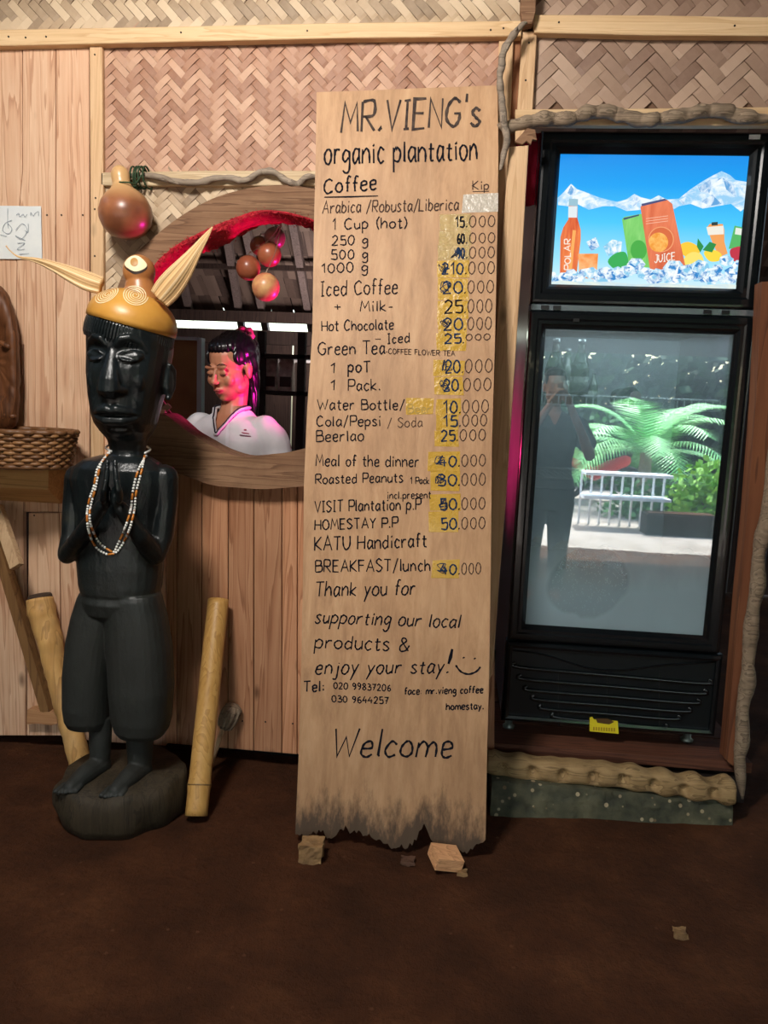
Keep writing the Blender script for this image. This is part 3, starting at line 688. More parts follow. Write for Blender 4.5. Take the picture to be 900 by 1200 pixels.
# tape patches
def tape_mat(name, c, rough, alpha, bs=.5):
    mt_, nt, b = newmat(name); b.inputs['Base Color'].default_value = (*lin(c), 1); b.inputs['Roughness'].default_value = rough; b.inputs['Alpha'].default_value = alpha
    b.inputs['Coat Weight'].default_value = .6; b.inputs['Coat Roughness'].default_value = .12
    n = N(nt, 'ShaderNodeTexNoise', _Scale=55.0, _Detail=3.0); nt.links.new(coords(nt), n.inputs['Vector']); bump(nt, b, n.outputs['Fac'], bs, .012); return mt_
ytape = tape_mat('yellow_tape', (212, 168, 58), .35, .80, .3); ctape = tape_mat('clear_tape', (226, 206, 140), .10, .30, 1.0); stape = tape_mat('silver_tape', (206, 196, 180), .3, .9, .6)
def patch(poly, mat, off=.0006, label=None):
    o = MB(); prism3(o, [SG(*p, off) for p in poly][::-1], -sn*.0004); o = o.build('tape', mat, sg)
    if label: o['label'] = label
for a, mt_ in (((515,251,552,270), ctape), ((514,270,552,287), ctape), ((513.5,287,551,305), ctape), ((513,305,550,325), ytape), ((513,326,549,352), ytape), ((513,352,548,374), ytape), ((513,374,547,391), ytape), ((511,391,546,411), ytape),
            ((508,422,544,441), ytape), ((508,441,543,463), ytape), ((511,467,540,486), ytape), ((512,486,538,504), ytape), ((510,504,537,523), ytape), ((501,529,539,552), ytape), ((505,552,539,575), ytape), ((503,579,540,599), ytape), ((503,599,537,624), ytape), ((506,656,538,677), ytape), ((475,467,508,486), ytape)):
    x0_, y0_, x1_, y1_ = a; r = random.uniform
    patch([(x0_+r(-1, 1), y0_+r(-.8, .8)), (x1_+r(-1, 1), y0_+r(-.8, .8)), (x1_+r(-1, 1), y1_+r(-.8, .8)), (x0_+r(-1, 1), y1_+r(-.8, .8))], mt_)
patch([(543,228),(584,226),(583.6,248),(541,249.5)], stape, label='silver tape patch')
rows = [(266,'15',528,548,580,12.5),(285,'60',530,548,580,11.5),(302.5,'90',530,548,579.5,12.5),(321,'210',516,547,579.5,13.5),(343.5,'20',517,546,578.5,14),(366.5,'25',519,546,576.5,15),(386.5,'20',518,546,576,14),(402,'25',519,544,574.5,11),
        (436.7,'20',520,543,577,15),(458,'20',518,541,575.5,14),(484,'10',518,540,572.5,14.5),(499.5,'15',518,540,570.5,13),(516.5,'25',515,537,569,12.5),(546.5,'40',512,539,569,13),(569,'30',511,539,569,13.5),(597,'50',514,539,568.5,13),(620,'50',515,539,568.5,13),(673,'40',514,539,563.5,12.5)]
for i, (b, d, xa, xd, xe, cap) in enumerate(rows):
    small = i == 7
    write([('.', xd-2, b, xd, b, cap, 1.6, ink)], 'price')
    write([('000', xd+2, b-(3 if small else 0), xe, b-(4 if small else 1), 7 if small else cap, 1.1, ink_thin)], 'price')
    write([(d, xa+(6 if i < 3 else 2), b+.5, xd-4, b, cap*.95, 2.0, ink_blue if i not in (0, 1, 5) else ink)], 'price')
    if i in (2, 3, 4, 6, 8, 9, 13, 14, 15, 17):         # overwritten, scribbled older price
        rr = random.Random(i); mb = MB()
        s = [(xa+rr.uniform(-2, 10), b-rr.uniform(0, cap)) for _ in range(13)]
        ribbon(mb, [SG(*p, .0011) for p in catmull(s, 4)], 1.1*.00225, sn); mb.build('price', ink_blue, sg)
def rock(name, label, cat, cx, cy, w, h, mat, cut=False, z=0, seed=1, tilt=0):
    p = FL(cx, cy); s = (p-EYE).dot(fw)/F; w *= s; h *= s
    mb = MB(); rnd = random.Random(seed)
    if cut: mb.box((-w/2, -.032, 0), (w/2, .032, h), M=Matrix.Rotation(tilt, 4, 'Y') @ Matrix.Rotation(.35, 4, 'Z'))
    else:
        mb.box((-w/2, -w*.4, 0), (w/2, w*.4, h))
    mb.v = [v+p for v in mb.v]
    o = mb.build(name, mat, None)
    o.data.transform(Matrix.Translation(-p)); o.location = p+Vector((0, 0, -min(v.co.z for v in o.data.vertices)-.001)); o.location.z = max(0, o.location.z)-.004
    if not cut:
        m_ = o.modifiers.new('s', 'SUBSURF'); m_.levels = m_.render_levels = 3; m_.subdivision_type = 'SIMPLE'
        tx = bpy.data.textures.new('t', 'CLOUDS'); tx.noise_scale = .03; d = o.modifiers.new('d', 'DISPLACE'); d.texture = tx; d.strength = .02; d.mid_level = .6
    return tag(o, label, cat)
stone = plain('ochre_stone', (150, 116, 74), .85, c2=(100, 74, 46), sc_=14, bs=.6)
rock('stone', 'squarish ochre stone under the left foot of the menu board', 'stone', 365, 1004, 28, 22, stone, seed=2)
rock('wood_offcut', 'pale sawn wood offcut under the right foot of the menu board', 'wood block', 520, 1014, 33, 15, wood('offcut', (226,176,128), (204,150,104), (160,108,70), axis='X', knots=False), cut=True, tilt=.25)
rock('pebble', 'flat tan pebble lying alone on the dirt at lower right', 'stone', 797, 1094, 17, 7, stone, seed=4)
rock('pebble', 'small brown pebble on the dirt in front of the wood offcut', 'stone', 542, 1022, 13, 4, stone, seed=5)
rock('pebble', 'low brown stone half buried between the feet of the menu board', 'stone', 478, 1008, 18, 4, plain('brown_stone', (92, 62, 44), .85, c2=(70, 46, 32), sc_=14), seed=6)
# ------------------------------------------------------------------ carved black statue
ys = -.315
def sect(py, xl, xr, Y, rho=.8, yo=0.0, n=28, ex=2.0):
    xm = (xl+xr)/2; c = P(xm, py, Y); d = ray(xm, py); t = abs(d.x/d.y)
    hw = (P(xr, py, Y)-P(xl, py, Y)).length/2; a = hw/math.sqrt(1+(rho*t)**2); b = a*rho
    out = []
    for k in range(n):
        an = 2*math.pi*k/n; co, si = math.cos(an), math.sin(an); q = 2/ex
        out.append(Vector((c.x+a*math.copysign(abs(co)**q, co), Y+yo+b*math.copysign(abs(si)**q, si), c.z)))
    return out
def loftpx(mb, rows, Y, **k):
    mb.loft([sect(*r[:3], Y, *(r[3:])) for r in rows][::-1] if False else [sect(r[0], r[1], r[2], Y, r[3] if len(r) > 3 else .8, r[4] if len(r) > 4 else 0, **k) for r in rows])
def black_mat():
    m, nt, b = newmat('blackened_carved_wood')
    n = N(nt, 'ShaderNodeTexNoise', _Scale=9.0, _Detail=6.0, _Roughness=.65); nt.links.new(coords(nt, rnd=False), n.inputs['Vector'])
    n2 = N(nt, 'ShaderNodeTexNoise', _Scale=34.0, _Detail=6.0, _Roughness=.6); nt.links.new(coords(nt, (1, 1, .6), rnd=False), n2.inputs['Vector'])
    c = ramp(nt, n.outputs['Fac'], [(.35, (11, 16, 18)), (.6, (20, 27, 28)), (.8, (44, 44, 38))])
    tc = N(nt, 'ShaderNodeTexCoord'); sx = N(nt, 'ShaderNodeSeparateXYZ'); nt.links.new(tc.outputs['Object'], sx.inputs[0])
    # handled upper half is polished, the lower half dull and dusty
    pol = ramp(nt, math_(nt, 'ADD', sx.outputs['Z'], math_(nt, 'MULTIPLY', n.outputs['Fac'], .4)), [(.75, (0, 0, 0)), (1.15, (255, 255, 255))])
    c = mixc(nt, math_(nt, 'MULTIPLY', math_(nt, 'SUBTRACT', 1.0, pol), .22), c, lin((62, 58, 44)))
    nt.links.new(c, b.inputs['Base Color'])
    r = math_(nt, 'SUBTRACT', .62, math_(nt, 'MULTIPLY', pol, .36)); nt.links.new(math_(nt, 'ADD', r, math_(nt, 'MULTIPLY', n2.outputs['Fac'], .12)), b.inputs['Roughness'])
    bump(nt, b, n2.outputs['Fac'], .35, .010); return m
blk = black_mat()
bc = FL(144, 942); bc = Vector((P(144, 940, ys).x, ys, 0))
st = thing('carved_statue', 'black carved wooden figure with hands raised to chest, on round log base', 'statue', (bc.x, ys, 0))
b_ = MB()
# head and neck
loftpx(b_, [(540,122,176,.8),(528,129,170,.9),(515,126,173,.95),(505,120,182,1.0,-.012),(496,115,187,1.05,-.018),(485,112,190,1.1,-.02),(462,108,196,1.1,-.016),(438,105,200,1.1,-.01),(412,103,203,1.1),(392,103,204,1.1),(376,106,204,1.05),(366,116,194,1.0),(358,135,175,.9)], ys, ex=2.25)
X0 = P(153, 438, ys).x; s0 = sc(153, 438, ys)
def hp(dx, py, dy):        # a point on the face: offset in metres from the midline, image row, depth in front of the axis
    return Vector((X0+dx, ys-dy, P(140, py, ys-.10).z))
aH = .5*97*s0/math.sqrt(1+1.21*.2)
HROW = [(515,126,173,.95,0),(505,120,182,1.0,-.012),(496,115,187,1.05,-.018),(485,112,190,1.1,-.02),(462,108,196,1.1,-.016),(438,105,200,1.1,-.01),(412,103,203,1.1,0),(392,103,204,1.1,0),(372,106,205,1.05,0)]
def fp(dx, py, proud=0.0):   # point on the carved face, measured from the head's own surface
    r = sorted(HROW)
    i = max(0, min(len(r)-2, next((k for k in range(len(r)-1) if r[k+1][0] >= py), len(r)-2))); t = (py-r[i][0])/(r[i+1][0]-r[i][0]); t = max(0, min(1, t))
    q = [r[i][k]*(1-t)+r[i+1][k]*t for k in range(5)]
    a_ = .5*(q[2]-q[1])*s0/math.sqrt(1+q[3]**2*.2); b__ = a_*q[3]; xc = P((q[1]+q[2])/2, py, ys).x
    d = b__*max(0, 1-abs(min(.97, abs(X0+dx-xc)/a_))**2.25)**(1/2.25)
    return Vector((X0+dx, ys+q[4]-d-proud, P(140, py, ys-.10).z))
FD = aH*1.1+.012
b_.tube([fp(0,400,-.012), fp(0,412,-.004), fp(0,430,.002), fp(0,446,.008), fp(0,457,.010), fp(0,463,.0)], [.012,.014,.020,.027,.031,.018], 16, flat=.8, side=(1,0,0))
for s in (-1, 1):
    b_.ell(fp(s*.024,457,.001), (.015,.018,.013))
    b_.chain([(fp(s*.014,405,.001), .008), (fp(s*.026,398,.005), .010), (fp(s*.044,396,.004), .010), (fp(s*.062,401,.000), .009), (fp(s*.072,410,-.002), .007)])
    b_.ell(fp(s*.045,416,-.004), (.029,.019,.0155), M=Matrix.Rotation(s*.35, 3, 'Z'))
    b_.chain([(fp(s*.017,417,.004), .0028), (fp(s*.032,412,.0135), .0032), (fp(s*.045,410,.014), .0032), (fp(s*.060,413,.0115), .0032), (fp(s*.074,420,.002), .0028)], 8)
    b_.chain([(fp(s*.017,418,.004), .0030), (fp(s*.032,422,.0125), .0036), (fp(s*.047,423,.013), .0036), (fp(s*.064,421,.010), .0032)], 8)
    b_.ell(fp(s*.054,446,-.012), (.020,.016,.030))
    b_.chain([(fp(s*.030,456,-.002), .007), (fp(s*.048,470,-.003), .008), (fp(s*.058,486,-.004), .007)])
    b_.ell(hp(s*(aH+.004),444,-.005), (.012,.022,.046)); b_.chain([(hp(s*(aH+.011),424,.004), .006), (hp(s*(aH+.013),430,-.016), .007), (hp(s*(aH+.012),450,-.018), .006), (hp(s*(aH+.006),464,.004), .007)])
b_.chain([(fp(-.056,486,-.002), .006), (fp(-.034,482,.004), .010), (fp(-.012,480,.007), .0115), (fp(0,482,.006), .010), (fp(.012,480,.007), .0115), (fp(.034,482,.004), .010), (fp(.056,486,-.002), .006)])
b_.chain([(fp(-.048,490,.000), .008), (fp(-.02,493,.005), .0125), (fp(.02,493,.005), .0125), (fp(.048,490,.000), .008)])
b_.ell(fp(0,504,-.010), (.036,.022,.018))
SOCK = [(fp(s*.045,409), .024, .0) for s in (-1, 1)]
def carve(p, n):
    if p.z < fp(0, 506).z or p.y > ys-.02: return Vector()
    d = Vector()
    for s in (-1, 1):
        q = p-fp(s*.045, 412); d.y += .013*math.exp(-((q.x/.030)**2+(q.z/.026)**2))
        q = p-fp(s*.046, 462); d.y += .009*math.exp(-((q.x/.017)**2+(q.z/.030)**2))
    q = p-fp(0, 486.6); d.y += .010*math.exp(-((q.z/.0032)**2))*math.exp(-((q.x/.05)**4))
    return d
# trunk
loftpx(b_, [(534,118,176,.7),(540,98,187,.62),(549,86,197,.6),(562,82,199,.58),(580,86,196,.6),(605,90,192,.62),(635,90,191,.66),(662,91,192,.7),(684,93,190,.74),(692,95,188,.76),(696,97,186,.75)], ys, ex=2.3)
def bp(x, y, yo): return P(x, y, ys+yo)
b_.chain([(bp(92,560,.0), .036), (bp(88,590,0), .032), (bp(84,628,-.015), .027), (bp(79,648,-.035), .025)])
b_.chain([(bp(79,650,-.035), .025), (bp(98,624,-.10), .022), (bp(120,592,-.145), .017)])
b_.chain([(bp(193,560,.0), .036), (bp(194,590,0), .033), (bp(190,628,-.01), .030), (bp(182,650,-.03), .028)])
b_.chain([(bp(182,650,-.03), .028), (bp(164,628,-.09), .025), (bp(142,596,-.140), .018)])
# hands pressed together : palms, five fingers each
for s, x in ((-1, 124), (1, 137)):
    b_.ell(bp(x, 582, -.150), (.014,.018,.032))
    for k in range(4):
        fy = -.168+.013*k; top = (548, 541, 543, 551)[k]
        b_.chain([(bp(x+s*1, 574, fy), .0085), (bp(x-s*1.0, 558, fy+.002), .0078), (bp(x-s*2, top, fy+.006), .0062)], 8)
    b_.chain([(bp(x+s*3, 586, -.168), .009), (bp(x+s*2, 574, -.182), .008), (bp(x, 564, -.184), .0065)], 8)
# wrapped cloth, calves and feet
loftpx(b_, [(694,94,150,.9),(700,91,148,.95),(722,84,144,1.0),(750,78,138,1.05),(790,74,134,1.1),(825,74,132,1.1),(841,76,131,1.05),(849,80,128,1.0)], ys, ex=2.4)
loftpx(b_, [(694,122,188,.85),(700,122,190,.9),(722,124,196,.9),(760,126,202,.92),(805,128,204,.95),(840,131,201,.95),(853,135,198,.95),(860,140,193,.9)], ys-.012, ex=2.4)
loftpx(b_, [(690,98,186,.72),(702,96,189,.8),(716,97,186,.74),(728,108,174,.5)], ys, ex=2.3)
loftpx(b_, [(840,104,132,.95),(870,104,131,1.0),(895,106,129,1.0),(906,104,131,1.1),(912,103,132,1.1)], ys); loftpx(b_, [(850,147,182,.95),(875,148,180,1.0),(898,150,178,1.0),(908,148,180,1.1),(915,147,181,1.1)], ys)
ztop = bc.z+.118
for xm, tx in ((117, -.025), (165, -.02)):
    a = Vector((P(xm, 905, ys).x, ys, ztop+.012)); 
    b_.chain([(a, .032), (a+Vector((tx*.5, -.06, -.002)), .028), (a+Vector((tx, -.115, -.010)), .020)])
    for k in range(5): b_.chain([(a+Vector((tx+(k-2)*.011, -.105, -.01)), .009), (a+Vector((tx*1.2+(k-2)*.013, -.138+.004*abs(k-1), -.014)), .007)], 8)
body = fuse(b_, 'figure', blk, st, .0031, it=1, disp=carve)
# log base
def logbase():
    mb = MB(); n = 60; rings = []; R = .5*153*sc(144, 940, ys)*.90
    for z, k in ((-.004, .93), (.02, .97), (.06, 1.0), (.10, .985), (.118, .94), (.122, .5), (.121, .05)):
        r = []
        for i in range(n):
            a = 2*math.pi*i/n; rr = R*k*(1+.05*math.sin(2*a+.5)+.03*math.sin(5*a+1)+.018*math.sin(9*a))
            facet = .012*noise.noise(Vector((math.cos(a)*2.5, math.sin(a)*2.5, z*18)))
            zz = z+(.016*noise.noise(Vector((math.cos(a)*2*k, math.sin(a)*2*k, 3))) if z > .09 else 0)
            if z > .09 and k > .8 and math.sin(a) < -.3: zz -= .012
            r.append(Vector((bc.x+(rr+facet)*math.cos(a), bc.y+(rr+facet)*math.sin(a)*.98, zz)))
        rings.append(r)
    mb.loft(rings); o = mb.build('base', wood('earthy_log', (70, 60, 44), (50, 43, 31), (26, 22, 16), axis='Z', knots=False, bs=.6, rough=.6, stain=((28, 26, 20), 8.0)), st, smooth=True); return o
lb = logbase()
# feather necklace beads lying on the figure
bvh = BVHTree.FromPolygons([v.co+Vector(st.location) for v in body.data.vertices], [tuple(p.vertices) for p in body.data.polygons])
nk = thing('bead_necklace', 'double string of white and amber beads hung round the statue\'s neck', 'necklace', P(133, 600, ys-.15))
wm, am = MB(), MB()
def strand(pts, phase):
    c = catmull(pts, 40); q = []; last = None
    for x, y in c:
        h = bvh.ray_cast(EYE, ray(x, y).normalized())[0]
        q.append((x, y, h.y if h else None))
    ysl = [p[2] for p in q]; known = [v for v in ysl if v is not None]
    ysl = [v if v is not None else ys-.04 for v in ysl]
    for _ in range(14): ysl = [min(ysl[i], (ysl[max(0, i-1)]+ysl[i]+ysl[min(len(ysl)-1, i+1)])/3) for i in range(len(ysl))]
    W3 = [P(x, y, Y-.005) for (x, y, _), Y in zip(q, ysl)]
    d = 0; k = 0; i = 0; nxt = 0; acc = [0]
    for a, b in zip(W3, W3[1:]): acc.append(acc[-1]+(b-a).length)
    def at(t):
        j = next((j for j in range(len(acc)-1) if acc[j+1] >= t), len(acc)-2); u = (t-acc[j])/max(1e-9, acc[j+1]-acc[j]); return W3[j].lerp(W3[j+1], u)
    t = 0; n = phase
    while t < acc[-1]-.01:
        if n % 6 == 5:
            a, b = at(t), at(t+.018); am.tube([a, a.lerp(b, .1), a.lerp(b, .9), b], [.0014, .0030, .0030, .0014], 8, tone=n*.37 % 1); t += .0195
        else: wm.ell(at(t+.0035), (.0036,)*3, 8, tone=n*.61 % 1); t += .0078
        n += 1
strand([(129,528),(122,538),(114,550),(110,570),(104,588),(102,605),(104,622),(110,638),(120,647),(131,650),(140,643),(150,625),(157,600),(160,575),(166,552),(170,531)], 0)
strand([(131,528),(120,540),(116,552),(112,572),(107,590),(105,605),(108,620),(116,635),(125,643),(133,647),(137,640),(146,620),(153,598),(156,574),(162,551),(172,533)], 3)
bk = [P(170,531,ys-.03), P(176,526,ys+.02), P(162,520,ys+.085), P(138,518,ys+.085), P(124,524,ys+.03), P(129,528,ys-.03)]
wm.tube(catmull([tuple(p) for p in bk], 6), .003, 6)
wm.build('white_beads', plain('white_bead', (232, 232, 226), .2, spec=.6), nk, True); am.build('amber_beads', plain('amber_bead', (206, 132, 52), .3, c2=(176, 96, 30), sc_=80), nk, True)
# ------------------------------------------------------------------ gourd headdress
hc = P(155.5, 377, ys); HR = .5*105*sc(156, 372, ys)*.965
gourd_y = plain('ochre_gourd', (204, 150, 66), .38, c2=(182, 124, 48), sc_=7, bs=.1, bsc=25)
hd = thing('gourd_headdress', 'ochre half-gourd cap with eye, white spirals and two husk horns, worn by statue', 'headdress', hc)
RM = Matrix.Rotation(math.radians(13.4), 3, 'Y')
def hat_pt(v): return hc+RM @ Vector(v)
prof = []
for k in range(0, 15):
    a = math.radians(k*6); prof.append((HR*math.cos(a), .080*math.sin(a)))
m = MB(); HD = .078
rings = [[hat_pt((r*math.cos(t), r*1.06*math.sin(t), z)) for t in [2*math.pi*i/64 for i in range(64)]] for r, z in [(HR*.96, -.012), (HR*1.0, -.012)]+prof]
m.loft(rings); m.build('dome', gourd_y, hd, True)
rings = []
for q, (z, g) in enumerate(((-.066, .84), (-.063, .95), (-.052, .99), (-.035, .998), (-.018, .985), (-.008, .95))):
    rings.append([hat_pt((HR*(g-(.030 if (i % 4 in (0,) and 0 < q < 5) else 0))*math.cos(t), HR*1.06*(g-(.030 if (i % 4 in (0,) and 0 < q < 5) else 0))*math.sin(t), z)) for i, t in enumerate([2*math.pi*i/340 for i in range(340)])])
mm = MB(); mm.loft(rings, caps=False); mm.build('carved_hair', blk, st)
ec = P(163, 318, ys); ER = 18.5*sc(163, 318, ys)
m = MB(); tp = hat_pt((.0, 0, HD+.004))
m.ell(ec, (ER, ER, ER*1.03), 32); m.tube([tp-Vector((0,0,.02)), tp+Vector((.002,0,.004)), ec-Vector((0,0,ER*.62))], [ER*1.25, ER*.96, ER*.86], 28)
eg = fuse(m, 'eye_gourd', plain('brown_gourd', (186, 128, 72), .35, c2=(150, 92, 50), sc_=8), hd, .003, it=4)
tops = []
for o in list(hd.children):
    off = Vector(hd.location); tops.append(BVHTree.FromPolygons([v.co+off for v in o.data.vertices], [tuple(p.vertices) for p in o.data.polygons]))
def cast(x, y, out=.0010):
    d = ray(x, y).normalized(); best = None
    for t in tops:
        h = t.ray_cast(EYE, d)
        if h[0] and (best is None or h[3] < best[2]): best = (h[0], h[1], h[3])
    if not best: return None, None
    n = best[1]; n = n if n.dot(d) < 0 else -n
    return best[0]+n*out, n
cream = plain('cream_paint', (238, 222, 180), .5)
def fan(name, c, ring, out, mat):
    pts = [cast(*p, out)[0] for p in ring]; mid = [cast(c[0]+(x-c[0])*.5, c[1]+(y-c[1])*.5, out)[0] for x, y in ring]; cc = cast(*c, out)[0]
    if any(p is None for p in pts+mid+[cc]): return
    n = len(ring); MB().add(pts+mid+[cc], [(i, (i+1) % n, n+(i+1) % n, n+i) for i in range(n)]+[(n+i, n+(i+1) % n, 2*n) for i in range(n)]).build(name, mat, hd, True)
almond = catmull([(146.5,309),(152,302),(160,300),(167,304),(172,311),(167,316),(158,318),(150,314)], 4, closed=True)
fan('eye_outline', (159,311), [(159+(x-159)*1.04, 311.5+(y-310)*1.12+(.8 if y > 309 else -.3)) for x, y in almond], .0006, plain('dark_paint', (52, 36, 28), .5))
fan('eye_white', (159,309.5), almond, .0014, cream)
fan('pupil', (157.5,307.5), [(157.5+4.4*math.cos(a), 307.5+4.8*math.sin(a)) for a in [2*math.pi*i/20 for i in range(20)]], .0022, plain('ochre_paint', (176, 128, 66), .5))
for cx, cy, rx_, ry_, sk, dr in ((126,345,15,9.5,-.42,1), (158.5,346,15,12,.06,-1)):
    pts = []
    for k in range(150):
        a = k*.21; r = .1+.9*k/149; x = rx_*r*math.cos(a*dr); y = ry_*r*math.sin(a*dr)
        q = cast(cx+x, cy+y+sk*x, .0009)
        if q[0]: pts.append(q)
    m = MB(); v = []
    for i, (p, n) in enumerate(pts):
        t = pts[min(i+1, len(pts)-1)][0]-pts[max(i-1, 0)][0]; e = n.cross(t).normalized()*.0011; v += [p-e, p+e]
    m.add(v, [(2*i, 2*i+1, 2*i+3, 2*i+2) for i in range(len(pts)-1)]); m.build('spiral', cream, hd)
def horn(pts, ws, y0_, y1_, name='horn'):
    c = catmull([(x, y, w) for (x, y), w in zip(pts, ws)], 6); mb = MB(); rings = []; K = len(c); n = 66
    for i, (x, y, w) in enumerate(c):
        Y = y0_+(y1_-y0_)*i/(K-1); p = P(x, y, Y); a = P(*c[max(i-1, 0)][:2], Y); b = P(*c[min(i+1, K-1)][:2], Y); t = (b-a).normalized()
        e = Vector((0, -1, 0)).cross(t).normalized(); s = sc(x, y, Y)*w/2; r = []
        for k in range(n):
            an = 2*math.pi*k/n; fold = 1+.30*(abs(math.sin(an*2.5+.4))*2-1)*(1 if i < K-6 else .4)
            r.append(p+e*(s*math.cos(an))+Vector((0, -1, 0))*(s*.42*math.sin(an)*fold+.25*s*math.cos(an)*math.sin(i*.2)))
        rings.append(r)
    mb.loft(rings); rn = random.Random(5); tn = [rn.random() for _ in range(n)]; mb.t = [tn[i % n] for i in range(len(mb.v))]; return mb.build(name, husk, hd, True)
horn([(119,335),(104,330),(85,322),(62,312),(42,305),(22,301),(12,294),(7,288)], [20,22.5,19,12,6,2.4,1.4,1.6], ys-.03, ys-.07)
horn([(187,350),(198,337),(213,318),(227,298),(240,279),(249,266)], [27,29,25,17,9,1.5], ys-.04, ys-.07)
# ------------------------------------------------------------------ gourds
def gourd(name, label, px_, py_, r_, Y, mat, prof=None, group=None, sq=1.0):
    c = P(px_, py_, Y); R = r_*sc(px_, py_, Y)
    t = thing(name, label, 'gourd', c, group)
    m = MB(); m.lathe([(R*.02, -R*sq), (R*.3, -R*.955*sq), (R*.6, -R*.81*sq), (R*.85, -R*.54*sq), (R*.97, -R*.22*sq), (R, .08*R*sq), (R*.9, R*.45*sq), (R*.66, R*.76*sq), (R*.34, R*.95*sq), (R*.03, R*1.0*sq)], c, 32)
    m.build('shell', mat, t, True)
    m = MB(); m.tube([c+Vector((0, 0, R*.97*sq)), c+Vector((.002, 0, R*1.1*sq)), c+Vector((.004, .001, R*1.28*sq))], [R*.1, R*.055, R*.045], 8); m.build('stalk', vine_g, t, True)
    return t, c, R
g_brown = plain('russet_gourd', (168, 98, 66), .32, c2=(134, 74, 50), sc_=9, bs=.1, bsc=30)
g_grey = plain('mottled_gourd', (150, 110, 96), .3, c2=(118, 80, 72), sc_=12)
g_speck = plain('speckled_gourd', (190, 116, 84), .35, c2=(214, 164, 110), sc_=34, det=2.0)
gs = [gourd('hanging_gourd', 'round grey-brown gourd highest in the cluster inside the serving hatch', 322, 279, 12.5, .12, g_grey),
      gourd('hanging_gourd', 'russet gourd second from the top of the cluster in the serving hatch', 315.5, 298.5, 14, .10, g_brown),
      gourd('hanging_gourd', 'plain brown gourd at the left of the cluster in the serving hatch', 291, 314, 14.3, .09, g_brown),
      gourd('hanging_gourd', 'speckled gourd hanging lowest in the cluster, in the serving hatch', 311.5, 336.5, 16.3, .06, g_speck),
      gourd('hanging_gourd', 'small dull gourd tucked behind the top of the hatch cluster', 304, 288, 11, .17, g_brown)]
top = P(330, 262, .06)
m = MB()
for _, c, R in gs:
    p0 = c+Vector((.004, .001, R*1.2)); m.tube(catmull([tuple(top), tuple(top.lerp(p0, .5)+Vector((.004, 0, -.01))), tuple(p0)], 5), .0014, 6)
tag(m.build('hanging_string', plain('twine', (110, 92, 70), .9), None), 'thin twine holding the gourd cluster under the red hatch lining', 'string')
# big gourd bottle on the split bamboo rail
c = P(147, 249, -.075); s = sc(147, 249, -.075)
bg = thing('gourd_bottle', 'large brown bottle gourd hanging by green string from the bamboo rail', 'gourd', c)
m = MB(); RT = Matrix.Rotation(math.radians(-8), 3, 'Y')
m.lathe([(r*s, z*s) for r, z in ((1,-30),(10,-29),(20,-24.5),(27,-16),(30.5,-5),(30,4),(26,14),(20,21),(14,26),(11,30),(10,34),(10.5,38),(10.5,44),(8,49),(4,52),(.5,53))], c, 40, M=RT)
mt_, nt, b = newmat('bottle_gourd_skin'); n = N(nt, 'ShaderNodeTexNoise', _Scale=11.0, _Detail=5.0); nt.links.new(coords(nt), n.inputs['Vector'])
cc_ = ramp(nt, n.outputs['Fac'], [(.3, (112, 66, 44)), (.55, (150, 94, 62)), (.75, (176, 120, 80))]); tc = N(nt, 'ShaderNodeTexCoord'); sx = N(nt, 'ShaderNodeSeparateXYZ'); nt.links.new(tc.outputs['Object'], sx.inputs[0])
nt.links.new(mixc(nt, ramp(nt, sx.outputs['Z'], [(.02, (0, 0, 0)), (.075, (255, 255, 255))]), cc_, lin((206, 164, 112))), b.inputs['Base Color']); b.inputs['Roughness'].default_value = .33
m.build('shell', mt_, bg, True)
green = plain('green_string', (38, 62, 34), .8)
m = MB()
for i in range(5):
    x = 156+i*4.6; w = P(x, 208, -.012); h = .030
    m.tube([w+Vector((0, -.004+.030*math.cos(a), -.002+.030*math.sin(a)))+Vector((.006*math.sin(a*.5+i), 0, 0)) for a in [2*math.pi*k/20 for k in range(20)]], .0026, 6, closed=True)
w = P(149, 216, -.075); m.tube([w+Vector((11.2*s*math.cos(a), 11.2*s*math.sin(a), .002*math.sin(a))) for a in [2*math.pi*k/24 for k in range(24)]], .0022, 6, closed=True)
m.tube([w+Vector((.024, -.0, 0)), P(160, 214, -.05), P(166, 205, -.046)], .0024, 6); m.tube([P(158, 210, -.045), P(160, 222, -.046), P(163, 226, -.04)], .0018, 6)
m.build('string_loop', green, bg)
# twisting vines
def vine(pxpts, Y, r, name, label, mat=vine_g, taper=True, seed=0, rough=.35, n=12):
    c = catmull(pxpts, 8); s = sc(*pxpts[0], Y); K = len(c); rnd = random.Random(seed)
    rad = [r*s*((.35+.65*min(1, i/8, (K-1-i)/8)) if taper else 1)*(1+.28*noise.noise(Vector((i*.16, seed, 0)))+.10*noise.noise(Vector((i*.6, seed, 5)))) for i in range(K)]
    pts = [P(x, y, Y)+Vector((0, -.004*math.sin(i*.5), 0)) for i, (x, y) in enumerate(c)]
    m = MB(); m.tube(pts, rad, n, rough=rough)
    o = m.build(name, mat, None, True); p = pts[0].copy(); o.data.transform(Matrix.Translation(-p)); o.location = p
    return tag(o, label, 'vine')
vine([(150,207),(172,205),(190,209),(212,213),(230,214),(250,210),(268,208),(284,212),(298,206),(308,201),(322,203),(336,212),(348,215),(360,208),(374,206)], -.028, 3.6, 'twisted_vine', 'wavy grey vine wound along the bamboo rail above the hatch', seed=1)
vine([(188,206),(200,212),(210,216)], -.036, 2.2, 'vine_curl', 'short dark curl of vine on the bamboo rail above the hatch', seed=3)
vine([(584,147),(596,149),(612,145),(628,141),(645,139),(662,140),(676,136),(692,132),(708,131),(722,133),(738,138),(756,141),(772,139),(790,137),(808,134),(826,130),(845,130),(862,134),(880,138),(912,138)], -.045, 7.6, 'driftwood_branch', 'thick knobbly driftwood branch fixed along the beam over the fridge', mat=driftwood, seed=7, rough=.22, n=18)
